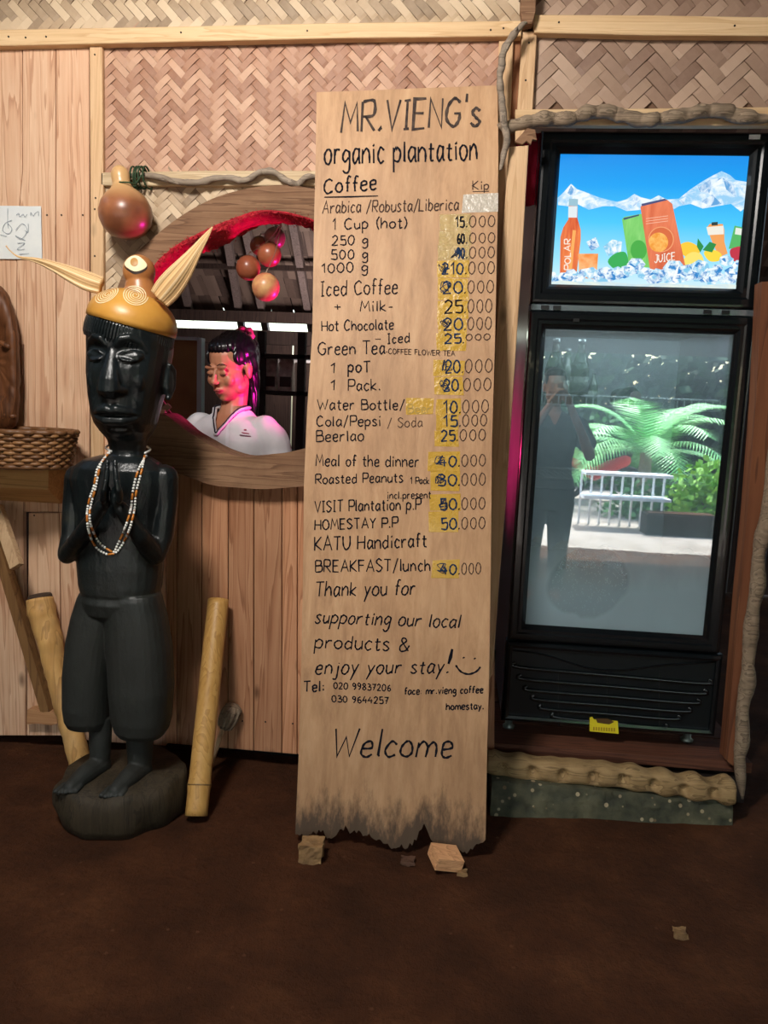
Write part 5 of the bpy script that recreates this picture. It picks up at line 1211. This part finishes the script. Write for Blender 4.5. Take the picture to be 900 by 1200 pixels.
# bottles inside
def bottle(x, y, z, h, mat, label, capm):
    t = thing('glass_bottle', label, 'bottle', (x, y, z)); r = h*.145
    MB().lathe([(r*.9, 0), (r, h*.03), (r, h*.52), (r*.86, h*.62), (r*.5, h*.76), (r*.36, h*.84), (r*.36, h*.93)], (x, y, z), 20).build('body', mat, t, True)
    MB().lathe([(r*.42, h*.93), (r*.44, h*.995), (r*.3, h)], (x, y, z), 16).build('cap', capm, t, True)
    m = MB(); m.lathe([(r*1.02, h*.18), (r*1.02, h*.42)], (x, y, z), 20); m.build('paper_label', plain('pale_label', (150, 160, 150), .6), t, True); return t
btl = plain('pale_green_bottle', (92, 108, 96), .2, spec=.6); capm = plain('silver_cap', (200, 206, 206), .3, metal=.5)
zr = 1.190
for i, (px_, d, lb_) in enumerate(((650, .10, 'pale glass bottle at the far left of the top fridge rack'), (680, .10, 'pale glass bottle second from left, front of the top fridge rack'), (665, .24, 'pale glass bottle standing behind the front two on the top rack'), (697, .27, 'short dim bottle at the back of the top fridge rack'))):
    p = P(px_, 430, FY+d); bottle(p.x, FY+d, zr, .195 if i < 2 else (.18 if i == 2 else .11), btl, lb_, capm)
p = P(744, 451, FY+.10); ly = thing('lying_bottle', 'dark bottle lying cap-forward on the top fridge rack', 'bottle', (p.x, FY+.1, zr))
Rb = .030; m = MB(); m.lathe([(Rb*.4, 0), (Rb*.5, .02), (Rb, .06), (Rb, .22)], (p.x, FY+.085, zr+Rb), 20, M=Matrix.Rotation(math.radians(-90), 3, 'X')); m.build('body', plain('dark_bottle', (34, 48, 50), .2), ly, True)
m = MB(); m.lathe([(Rb*.5, -.012), (Rb*.5, .008)], (p.x, FY+.082, zr+Rb), 20, M=Matrix.Rotation(math.radians(-90), 3, 'X')); m.build('cap', plain('pink_cap', (214, 190, 190), .4), ly)
zr2 = .600
for i, (x, w, h, c_, lb_) in enumerate(((.30, .06, .16, (196,184,140), 'cream carton at the left of the bottom fridge rack'), (.385, .07, .15, (196,190,160), 'cream tub beside the cream carton on the bottom rack'), (.47, .09, .10, (150,104,56), 'brown wrapped pack in the middle of the bottom fridge rack'), (.58, .08, .07, (110,112,104), 'low grey pack right of the brown one on the bottom rack'))):
    y = FY+.16; m = MB(); m.loft([[Vector((x+sx_*w/2*k, y+sy*w*.4*k, zr2+z)) for sx_, sy in ((-1,-1),(0,-1.1),(1,-1),(1.08,0),(1,1),(0,1.1),(-1,1),(-1.08,0))] for z, k in ((0, .95), (.008, 1), (h*.8, 1), (h*.92, .7), (h, .3))])
    o = m.build('packet', plain('packet_print', c_, .45, c2=tuple(int(v*.8) for v in c_), sc_=20), None); q = Vector((x, y, zr2)); o.data.transform(Matrix.Translation(-q)); o.location = q; tag(o, lb_, 'packet')
light('fridge_strip', 'AREA', (.527, FY+.10, 1.425), 1.6, (.85, .95, 1), .5, target=(.527, FY+.3, .9), size_y=.04)
# platform, scalloped log sill, concrete step, bark-edged post, black gap
pl_m = wood('platform_wood', (112, 70, 50), (88, 54, 40), (54, 34, 26), axis='X', rough=.7, knots=False)
pf = frame('trim_11', (.5, .3, .07))
for k in range(4): MB().box((.13, .005+k*.17, .105), (.955, .165+k*.17, .137)).build('plank', pl_m, pf)
MB().box((.14, .02, 0), (.95, .66, .10)).build('joist', dark_back, pf)
conc_m, nt, b = newmat('pebbly_concrete'); v = N(nt, 'ShaderNodeTexVoronoi', _Scale=34.0); nt.links.new(coords(nt), v.inputs['Vector']); n = N(nt, 'ShaderNodeTexNoise', _Scale=18.0, _Detail=6.0); nt.links.new(coords(nt), n.inputs['Vector'])
cc_ = ramp(nt, n.outputs['Fac'], [(.35, (50, 52, 38)), (.65, (88, 86, 64))]); pf_ = ramp(nt, math_(nt, 'ADD', v.outputs['Distance'], math_(nt, 'MULTIPLY', n.outputs['Fac'], .3)), [(.30, (255, 255, 255)), (.36, (0, 0, 0))])
nt.links.new(mixc(nt, pf_, cc_, ramp(nt, v.outputs['Color'], [(.2, (110, 92, 64)), (.6, (170, 156, 124)), (.9, (120, 104, 80))])), b.inputs['Base Color']); b.inputs['Roughness'].default_value = .8; bump(nt, b, n.outputs['Fac'], .8, .02)
m = MB(); rr_ = []
def steppt(t, q):
    x = 575+(862-575)*t; return x
rings = []
for i in range(25):
    t = i/24; x = 574+288*t; zt_ = P(x, 906+36*t, -.10).z; yb = FL(x, 953+12*t).y
    w1, w2 = .006*noise.noise(Vector((i*.6, 0, 0))), .006*noise.noise(Vector((i*.6, 4, 0)))
    X = P(x, 930, -.1).x
    rings.append([Vector((X, yb+w1, -.01)), Vector((X, yb+.008+w2, zt_*.5)), Vector((X, yb+.02+w1, zt_+w2)), Vector((X, .0, zt_+.002)), Vector((X, .0, -.01))])
m.loft(rings); stp = m.build('step', conc_m, None); stp.name = 'concrete_step'
tag(stp, 'low rough concrete step with pebbles in front of the drinks fridge', 'step')
def sill_log():
    m = MB(); rings = []; n = 26; K = 110
    for i in range(K):
        t = i/(K-1); x = 571+286*t; yc = 892+33*t+1.5*math.sin(t*9); hh = 12.5+1.5*math.sin(t*47)
        if i < 3: hh *= .75
        c = P(x, yc, -.075); s_ = sc(x, yc, -.075); ph = t*2*math.pi*8.2
        r = []
        for k in range(n):
            a = 2*math.pi*k/n; yy = math.cos(a); zz = math.sin(a)
            h_ = hh*s_*(1+.16*math.cos(ph)*(1 if zz > 0 else .8)); 
            hol = math.exp(-((math.cos(ph*.5)**2)/.22))*math.exp(-((zz-.12)**2)/.22) if yy < 0 else 0
            dep = .042*(1-.75*hol)
            r.append(c+Vector((0, dep*(1 if yy > 0 else 1)*math.copysign(abs(yy)**.7, yy), h_*math.copysign(abs(zz)**.75, zz))))
        rings.append(r)
    m.loft(rings); m.jitter(.0025, 30); return m
slm = wood('scalloped_log', (186, 158, 112), (156, 128, 86), (96, 72, 46), axis='X', rough=.75, knots=False, bs=.5, stain=((58, 42, 30), 16.0))
o = sill_log().build('log', slm, None, True); o.name = 'scalloped_log'; tag(o, 'pale wavy log with scooped hollows laid along the concrete step', 'log')
# right post with live edge
rp = wood('red_brown_post', (140, 90, 60), (116, 70, 46), (78, 46, 30), axis='Z', knots=False, grain=.6)
ps = thing('live_edge_post', 'rough post with wavy bark edge rising right of the fridge', 'post', (P(862, 900, 0).x, 0, 0))
m = MB(); prism3(m, [P(*p, -.02) for p in ((893,330),(930,330),(912,560),(898,640),(886,760),(876,840),(868,905),(850,890),(858,800),(866,700),(876,600),(886,470))], Vector((0, .05, 0))); m.build('post', rp, ps)
c = catmull([(918,470,9),(908,540,9),(900,600,8),(895,625,10),(889,650,7),(888,685,9),(883,710,7),(880,740,9),(877,775,7),(876,800,9),(870,830,7),(870,865,8.5),(867,885,6.5),(868,910,6),(870,936,1.5)], 6)
m = MB(); m.tube([P(x, y, -.028) for x, y, w in c], [w*sc(x, y, -.03) for x, y, w in c], 14, rough=.12); m.build('bark_edge', driftwood, ps, True)
# cloth in the gap left of the fridge
mg = plain('magenta_cloth', (206, 18, 66), .75, c2=(160, 10, 48), sc_=16)
m = MB(); g = []
for i in range(14):
    for j in range(10):
        x = 598+42*i/13; y = 155+86*j/9; g.append(P(x, y, .13)+Vector((0, .010*math.sin(i*1.4+j*.6)+.006*math.sin(j*2.1), 0)))
m.add(g, [(i*10+j, i*10+j+1, (i+1)*10+j+1, (i+1)*10+j) for i in range(13) for j in range(9)]); mc = m.build('hanging_cloth', mg, None, True)
mc.modifiers.new('t', 'SOLIDIFY').thickness = .003
tag(mc, 'magenta cloth hanging in the gap left of the fridge header', 'cloth')
# ------------------------------------------------------------------ people
def human(label, head, yaw, pitch, bodyyaw, skin, shirt, hair, trousers, scale=1.0, pony=True, arms='fold', loc_name='person', detail=True):
    hx, hy, hz = head; t = thing(loc_name, label, 'person', (hx, hy, 0))
    k = scale; RB = Matrix.Rotation(bodyyaw, 3, 'Z'); RH = Matrix.Rotation(yaw, 3, 'Z') @ Matrix.Rotation(pitch, 3, 'X'); H0 = Vector(head)
    def B(x, y, z): return H0+RB @ Vector((x, y, z))*k      # body point relative to the head centre
    def Hd(x, y, z): return H0+RH @ Vector((x, y, z))*k
    RHk = RH*k
    zf = -hz/k+.004
    b = MB(); e = lambda c, r, n=20: b.ell(Hd(*c), r, n, M=RHk)
    # head
    e((0, .012, .035), (.072, .090, .082)); e((0, -.030, -.030), (.062, .060, .070)); e((0, -.045, -.062), (.046, .044, .045)); e((0, -.066, -.090), (.021, .018, .016))
    for s in (-1, 1):
        e((s*.034, -.066, -.028), (.024, .020, .024)); e((s*.046, -.020, -.064), (.014, .034, .022)); e((s*.030, -.0815, .001), (.016, .0065, .009)); e((s*.029, -.080, .021), (.024, .009, .008))
        e((s*.0735, .004, -.012), (.009, .017, .030), 14); e((s*.078, .008, -.004), (.006, .016, .020), 12); e((s*.0095, -.102, -.031), (.008, .009, .0065), 12)
    b.chain([(Hd(0, -.086, .012), .0068*k), (Hd(0, -.098, -.012), .0078*k), (Hd(0, -.107, -.026), .0105*k)], 12)
    b.chain([(Hd(-.020, -.084, -.0575), .0045*k), (Hd(0, -.096, -.0545), .0065*k), (Hd(.020, -.084, -.0575), .0045*k)], 10); b.chain([(Hd(-.017, -.084, -.064), .005*k), (Hd(0, -.093, -.066), .0075*k), (Hd(.017, -.084, -.064), .005*k)], 10)
    # neck, trunk and legs
    b.chain([(Hd(0, .016, -.055), .046*k), (B(0, .024, -.135), .047*k), (B(0, .02, -.175), .056*k)])
    def ringsB(rows, g=0): return [[B((rx+g)*math.cos(a), yo+(ry+g)*math.sin(a), z) for a in [2*math.pi*i/24 for i in range(24)]] for z, rx, ry, yo in rows]
    trunk = [(-.150,.040,.040,.020),(-.172,.075,.055,.018),(-.190,.125,.066,.014),(-.215,.158,.078,.010),(-.26,.162,.092,.004),(-.34,.150,.098,0),(-.45,.132,.088,.002),(-.54,.130,.088,.004),(-.64,.158,.102,.006),(-.72,.165,.105,.008),(-.78,.12,.08,.008)]
    b.loft(ringsB(trunk)[::-1])
    L = -zf-.74; 
    for s in (-1, 1): b.chain([(B(s*.085, .005, -.74), .082*k), (B(s*.088, -.004, -.74-L*.48), .052*k), (B(s*.088, .0, -.74-L*.60), .052*k), (B(s*.088, .008, -.74-L+.06), .036*k)]); b.chain([(B(s*.088, .016, zf+.036), .034*k), (B(s*.095, -.09, zf+.030), .032*k), (B(s*.098, -.15, zf+.024), .020*k)])
    if arms == 'fold':
        A = {-1: [(-.160,.012,-.222), (-.205,.000,-.36), (-.212,-.015,-.475), (-.150,-.160,-.53), (-.085,-.245,-.545)], 1: [(.160,.012,-.222), (.205,.000,-.36), (.212,-.015,-.475), (.155,-.170,-.53), (.06,-.255,-.545)]}
    else: 
        A = {-1: [(-.160,.012,-.222), (-.215,-.03,-.34), (-.235,-.08,-.43), (-.15,-.20,-.28), (-.06,-.27,-.12)], 1: [(.160,.012,-.222), (.215,-.03,-.34), (.235,-.08,-.43), (.15,-.20,-.28), (.06,-.27,-.12)]}
    for s in (-1, 1):
        a = A[s]; b.chain([(B(*a[0]), .038*k), (B(*a[1]), .042*k), (B(*a[2]), .037*k), (B(*a[3]), .029*k), (B(*a[4]), .023*k)])
        w = Vector(a[4]); d = (Vector(a[4])-Vector(a[3])).normalized(); side = d.cross(Vector((0, 0, 1))).normalized(); upv = side.cross(d)
        pm = w+d*.045; b.chain([(B(*w), .022*k), (B(*pm), .026*k)])
        for f in range(4):
            o = side*(.0175*(f-1.5)); l = (.062, .072, .068, .052)[f]; p0 = w+d*.075+o; p1 = p0+d*l*.5-upv*.006; p2 = p1+d*l*.4-upv*.020
            b.chain([(B(*(w+d*.035+o*.9)), .0092*k), (B(*p0), .0088*k), (B(*p1), .0078*k), (B(*p2), .0065*k)], 8)
        th = w+d*.03-side*s*.03; b.chain([(B(*(w+d*.02-side*s*.012)), .011*k), (B(*th), .0095*k), (B(*(th+d*.04-side*s*.006-upv*.008)), .0075*k)], 8)
    fuse(b, 'body', skin, t, .0042 if detail else .008, it=2)
    # shirt
    b = MB(); b.loft(ringsB([(-.150,.052,.050,.020)]+trunk[1:9]+[(-.66,.170,.112,.006)], .012)[::-1])
    for s in (-1, 1):
        a = A[s]; q = Vector(a[1]).lerp(Vector(a[2]), .15)
        b.chain([(B(a[0][0]*.84, a[0][1], a[0][2]-.004), .060*k), (B(*Vector(a[0]).lerp(Vector(a[1]), .25)), .059*k), (B(*Vector(a[0]).lerp(Vector(a[1]), .6)), .059*k), (B(*q), .064*k)])
    sh_ = fuse(b, 'shirt', shirt, t, .006, it=3, disp=(lambda p, n: n*.0035*noise.noise(p*22)+n*.003*noise.noise(Vector((p.x*9, p.y*9, p.z*26)))))
    import bmesh
    bm = bmesh.new(); bm.from_mesh(sh_.data); RBi = RB.inverted(); off = Vector(t.location); kill = []
    for v in bm.verts:
        q = RBi @ (v.co+off-H0)/k
        if q.y < .0 and q.z > -.245 and abs(q.x) < (q.z+.245)*.50: kill.append(v)
    bmesh.ops.delete(bm, geom=kill, context='VERTS'); bm.to_mesh(sh_.data); bm.free()
    if detail:
        tr_ = BVHTree.FromPolygons([v.co+off for v in sh_.data.vertices], [tuple(p.vertices) for p in sh_.data.polygons])
        def snap(x, y, z, o=.003):
            h = tr_.find_nearest(B(x, y, z)); return h[0]+h[1]*o if h[0] else B(x, y, z)
        loop = catmull([(0,-.095,-.246),(-.022,-.082,-.205),(-.042,-.055,-.163),(-.058,-.012,-.145),(-.050,.050,-.135),(0,.082,-.130),(.050,.050,-.135),(.058,-.012,-.145),(.042,-.055,-.163),(.022,-.082,-.205),(0,-.095,-.246)], 5)
        pts_ = [snap(*q) for q in loop]
        m = MB(); m.tube([p+Vector((0, 0, .004)) for p in pts_], .0085, 10, flat=.6); m.build('collar', shirt, t, True)
        m = MB(); m.tube([p+Vector((0, -.004, .011)) for p in pts_], .0028, 6); m.build('piping', plain('dark_piping', (34, 30, 44), .7), t, True)
    # trousers
    b = MB(); b.loft(ringsB([(-.60,.152,.100,.006),(-.64,.160,.104,.006),(-.72,.168,.108,.008),(-.80,.13,.09,.008)], .010)[::-1])
    for s in (-1, 1): b.chain([(B(s*.085, .005, -.75), .094*k), (B(s*.088, -.002, -.74-L*.5), .066*k), (B(s*.088, .006, -.74-L+.09), .056*k)])
    fuse(b, 'trousers', trousers, t, .008, it=3)
    # hair
    b = MB(); e((0, .034, .050), (.079, .089, .080)); e((0, .002, .080), (.068, .074, .040)); 
    for s in (-1, 1): e((s*.060, .036, .012), (.021, .048, .050)); e((s*.062, -.012, .046), (.012, .040, .034))
    if pony:
        e((0, .095, .085), (.030, .030, .030))
        b.chain([(Hd(0, .100, .085), .026*k), (Hd(0, .130, .05), .032*k), (B(-.0, .150, -.06), .033*k), (B(.0, .150, -.18), .027*k), (B(.0, .142, -.30), .012*k)])
    # cut the face free
    o = fuse(b, 'hair', hair, t, .004, it=2, disp=(lambda p, n: n*.0012*math.sin(p.x*420+p.z*60+2*noise.noise(p*30))))
    if detail:
        brow = MB()
        for s in (-1, 1): brow.tube([Hd(s*x, y, z) for x, y, z in ((.014,-.0895,.0275),(.026,-.0900,.0330),(.038,-.0855,.0325),(.048,-.0755,.026))], [.0012*k, .0022*k, .002*k, .0008*k], 6)
        brow.build('eyebrows', hair, t)
        lash = MB()
        for s in (-1, 1): lash.tube([Hd(s*x, y, z) for x, y, z in ((.017,-.0855,-.0035),(.025,-.0880,-.0065),(.034,-.0865,-.0065),(.043,-.080,-.003))], [.0008*k, .0014*k, .0016*k, .001*k], 6)
        lash.build('eyelashes', hair, t)
        lip = MB(); lip.tube([Hd(x, y, z) for x, y, z in ((-.021,-.0885,-.0598),(-.010,-.0990,-.0575),(0,-.1020,-.0590),(.010,-.0990,-.0575),(.021,-.0885,-.0598))], [.0012*k, .0036*k, .0036*k, .0036*k, .0012*k], 8); lip.tube([Hd(x, y, z) for x, y, z in ((-.018,-.0880,-.0635),(0,-.0995,-.0670),(.018,-.0880,-.0635))], [.001*k, .0046*k, .001*k], 8)
        lip.build('lips', plain('lip', (150, 70, 64), .4), t, True)
    return t, B, Hd, sh_
skin = plain('warm_skin', (190, 132, 100), .45, c2=(176, 118, 88), sc_=14); hairm = plain('black_hair', (14, 14, 18), .28, spec=.6)
shirt_m = plain('white_shirt', (222, 220, 222), .75, c2=(206, 204, 208), sc_=8)
trs = plain('dark_trousers', (40, 42, 54), .8)
HCN = P(271, 431, .42)
w_, B, Hd, sh_ = human('young woman in white short-sleeved shirt, black ponytail, looking down inside the serving hatch', tuple(HCN), math.radians(-23), math.radians(17), math.radians(-14), skin, shirt_m, hairm, trs, scale=.98)
m = MB(); cpt = Hd(0, .100, .088); m.tube([cpt+(Matrix.Rotation(math.radians(-23), 3, 'Z') @ Vector((.031*math.cos(a), .010*math.sin(a*2), .031*math.sin(a)))) for a in [2*math.pi*i/24 for i in range(24)]], [.011+.003*math.sin(i*2.1) for i in range(24)], 10, closed=True)
m.build('scrunchie', plain('pink_scrunchie', (236, 120, 150), .7), w_, True)
so_ = BVHTree.FromPolygons([v.co+Vector(w_.location) for v in sh_.data.vertices], [tuple(p.vertices) for p in sh_.data.polygons])
def onshirt(x, y, out=.002):
    h = so_.ray_cast(EYE, ray(x, y).normalized()); 
    return (h[0]+(h[1] if h[1].dot(ray(x, y)) < 0 else -h[1])*out, h[1] if h[1].dot(ray(x, y)) < 0 else -h[1]) if h[0] else (None, None)
def onribbon(name, pts, w, mat, parent=w_, out=.002):
    q = [onshirt(x, y, out) for x, y in catmull(pts, 6)]; q = [p for p in q if p[0]]
    if len(q) < 2: return
    m = MB(); v = []
    for i, (p, n) in enumerate(q):
        t = q[min(i+1, len(q)-1)][0]-q[max(i-1, 0)][0]; e = n.cross(t).normalized()*w/2; v += [p-e, p+e]
    m.add(v, [(2*i, 2*i+1, 2*i+3, 2*i+2) for i in range(len(q)-1)]); m.build(name, mat, parent)
pipe = plain('dark_piping', (34, 30, 44), .7); pan = plain('collar_white', (226, 222, 228), .7)
onribbon('placket', [(269,488),(267,505),(266,530)], .012, pan, out=.003)
onribbon('shoulder_tab', [(319,483),(328,481),(336,482)], .011, plain('grey_tab', (96, 90, 112), .8), out=.004)
onribbon('button', [(267,493),(268.5,496)], .009, pipe, out=.006); onribbon('chest_logo', [(283,507),(292,508.5)], .0025, plain('logo_thread', (150, 70, 80), .8), out=.004); onribbon('chest_logo', [(281,510),(294,511.5)], .003, plain('logo_thread_dark', (90, 60, 70), .8), out=.004); onribbon('chest_logo', [(286,504),(289,504)], .004, plain('logo_thread_b', (150, 70, 80), .8), out=.004)
# the visitor beside the photographer, seen only in the fridge door
dark_cl = plain('dark_clothes', (26, 28, 36), .8)
v_, _, _, _ = human('person in dark clothes with raised hands, reflected at the left of the fridge glass', (.62, -2.35, 1.33), math.radians(180), 0, math.radians(180), skin, dark_cl, hairm, dark_cl, scale=.95, pony=False, arms='up', detail=False)
# ------------------------------------------------------------------ garden behind the camera, mirrored in the glass
GY = FY+.018
def GP(x, y, Yv): p = P(x, y, Yv); return Vector((p.x, 2*GY-p.y, p.z))
MB().box((-14, -16, -.09), (14, -4.3, -.012)).build('ground_outside', plain('pale_ground', (168, 158, 150), .9, c2=(140, 128, 118), sc_=3), None)['kind'] = 'structure'
for X in (-2.9, -1.2, 2.9): MB().bar((X, -4.25, 0), (X, -4.25, 1.9), .10, .10).build('trim_post', darkwood, None)['kind'] = 'structure'
leafm = plain('palm_leaf', (140, 208, 130), .45, c2=(96, 180, 96), sc_=6, var=.3); leafd = plain('bush_leaf', (70, 134, 60), .5, c2=(44, 100, 44), sc_=6, var=.4); leafy = plain('lime_leaf', (150, 200, 70), .5, c2=(100, 160, 50), sc_=6, var=.3); farm = plain('far_foliage', (26, 52, 34), .8, c2=(44, 80, 48), sc_=4, var=.5)
def palm(base, n, L, label, h=.5, seed=1, mat=leafm):
    rnd = random.Random(seed); t = thing('cycad_palm', label, 'palm', base)
    m = MB(); m.tube([base, base+Vector((0, 0, h))], [.10, .07], 10, rough=.3); m.build('trunk', vine_g, t)
    for i in range(n):
        az = 2*math.pi*i/n+rnd.uniform(-.2, .2); el = rnd.uniform(.15, 1.15); m = MB(); prev = None; pos = base+Vector((0, 0, h)); K = 14
        for k in range(K):
            e = el-1.5*(k/K)**1.5; d = Vector((math.cos(az)*math.cos(e), math.sin(az)*math.cos(e), math.sin(e))); q = pos+d*L/K
            sd = d.cross(Vector((0, 0, 1))).normalized()
            for s in (-1, 1):
                for u in (0, .5):
                    ll = .30*L*math.sin(math.pi*(k+u+1)/(K+1.5))**.6; r_ = pos.lerp(q, u); tip = r_+(sd*s+d*.7-Vector((0, 0, .25))).normalized()*ll; wd = d*.016
                    m.add([r_-wd, r_+wd, tip], [(0, 1, 2)])
            pos = q
        m.build('frond', mat, t)
def bush_into(m, c, r, n, seed=1, leaf=.07):
    rnd = random.Random(seed)
    for _ in range(n):
        d = Vector((rnd.gauss(0, 1), rnd.gauss(0, 1), rnd.gauss(0, 1))).normalized()*rnd.uniform(.4, 1); p = Vector((d.x*r[0], d.y*r[1], abs(d.z)*r[2]))+c
        a = Vector((rnd.uniform(-1, 1), rnd.uniform(-1, 1), rnd.uniform(-.5, 1))).normalized()*leaf; b_ = a.orthogonal().normalized()*leaf*.35
        m.add([p, p+a*.5+b_, p+a, p+a*.5-b_], [(0, 1, 2, 3)])
def bush(c, r, n, label, mat, seed=1, leaf=.07):
    m = MB(); bush_into(m, c, r, n, seed, leaf); t = thing('garden_bush', label, 'bush', c); m.build('foliage', mat, t); MB().tube([c, c+Vector((0, 0, r[2]*.6))], [.03, .02], 6).build('stem', vine_g, t)
def G0(x, Yv, z=-.01): p = GP(x, 560, Yv); p.z = z; return p
palm(G0(755, 7.6), 22, 1.25, 'bright cycad palm in the sunny garden, mirrored in the fridge door', .75, 2)
palm(G0(662, 8.6), 15, .7, 'smaller palm left of the bright cycad in the fridge reflection', .7, 5)
bush(G0(828, 6.3), (.45, .35, .75), 900, 'lime-green shrub at the right of the fridge reflection', leafy, 3, .10)
bush(G0(775, 6.8), (.7, .35, .45), 800, 'low leafy plants behind the planter in the fridge reflection', leafd, 4, .09)
bush(G0(710, 10.6), (1.2, .6, 1.2), 1200, 'mid green bush behind the palms in the fridge reflection', leafd, 6, .14)
pt = G0(800, 5.6); plr = thing('planter_box', 'dark planter box edging the garden, seen in the fridge glass', 'planter', pt)
MB().box((pt.x-.35, pt.y-.12, -.012), (pt.x+.35, pt.y+.12, .20)).build('box', dark_back, plr); MB().box((pt.x-.33, pt.y-.10, .20), (pt.x+.33, pt.y+.10, .215)).build('soil', dirt, plr)
rp_ = G0(745, 5.9); rl = thing('white_rack', 'white slatted rack by the garden edge, seen in the fridge glass', 'rack', rp_); wh = plain('white_paint', (226, 230, 236), .5)
for z in (.30, .55): MB().box((rp_.x-.55, rp_.y-.15, z), (rp_.x+.35, rp_.y+.15, z+.03)).build('shelf', wh, rl)
for i in range(9): x = rp_.x-.55+i*.11; MB().box((x, rp_.y-.15, -.012), (x+.02, rp_.y-.13, .55)).build('slat', wh, rl)
bp_ = G0(700, 8.6); bkx = thing('parked_scooter', 'red and blue scooter parked in the garden, seen in the fridge glass', 'scooter', bp_)
tyre = plain('tyre', (24, 24, 26), .8)
for s in (-1, 1): MB().tube([bp_+Vector((s*.42+.22*math.cos(a), 0, .24+.22*math.sin(a))) for a in [2*math.pi*i/20 for i in range(20)]], .04, 8, closed=True).build('wheel', tyre, bkx, True)
m = MB(); m.chain([(bp_+Vector((-.42, 0, .55)), .06), (bp_+Vector((-.05, 0, .36)), .09), (bp_+Vector((.35, 0, .58)), .10)]); m.build('body', plain('scooter_red', (210, 40, 44), .35), bkx, True)
MB().chain([(bp_+Vector((-.45, 0, .3)), .03), (bp_+Vector((-.38, 0, .80)), .03)]).build('fork', plain('scooter_blue', (60, 90, 190), .35), bkx, True); MB().chain([(bp_+Vector((0, 0, .62)), .06), (bp_+Vector((.40, 0, .68)), .07)]).build('seat', tyre, bkx, True); MB().tube([bp_+Vector((-.38, -.28, .86)), bp_+Vector((-.38, .28, .86))], .018, 6).build('handlebar', tyre, bkx)
hm = MB()
for i in range(9):
    x = -8+i*2.1; bush_into(hm, Vector((x, -13-1.2*math.sin(i*2), -.01)), (1.6, 1.0, 3.4+.6*math.sin(i*1.7)), 1500, 20+i, .32)
ho = hm.build('hedge', farm, None, kind='stuff'); tag(ho, 'dark leafy hedge of trees closing the garden behind the camera', 'hedge')

for o in bpy.data.objects:          # members of a set share a phrase
    n = o.name.split('.')[0]
    if o.parent is None and 'category' in o:
        g = {'hanging_gourd': 'gourds hanging inside the serving hatch', 'glass_bottle': 'glass bottles on the top fridge rack', 'packet': 'packets on the bottom fridge rack', 'coffee_pouch': 'pouches on the kitchen rack', 'pebble': 'loose stones on the dirt floor', 'cycad_palm': 'palms in the garden', 'garden_bush': 'shrubs in the garden'}.get(n)
        if g: o['group'] = g
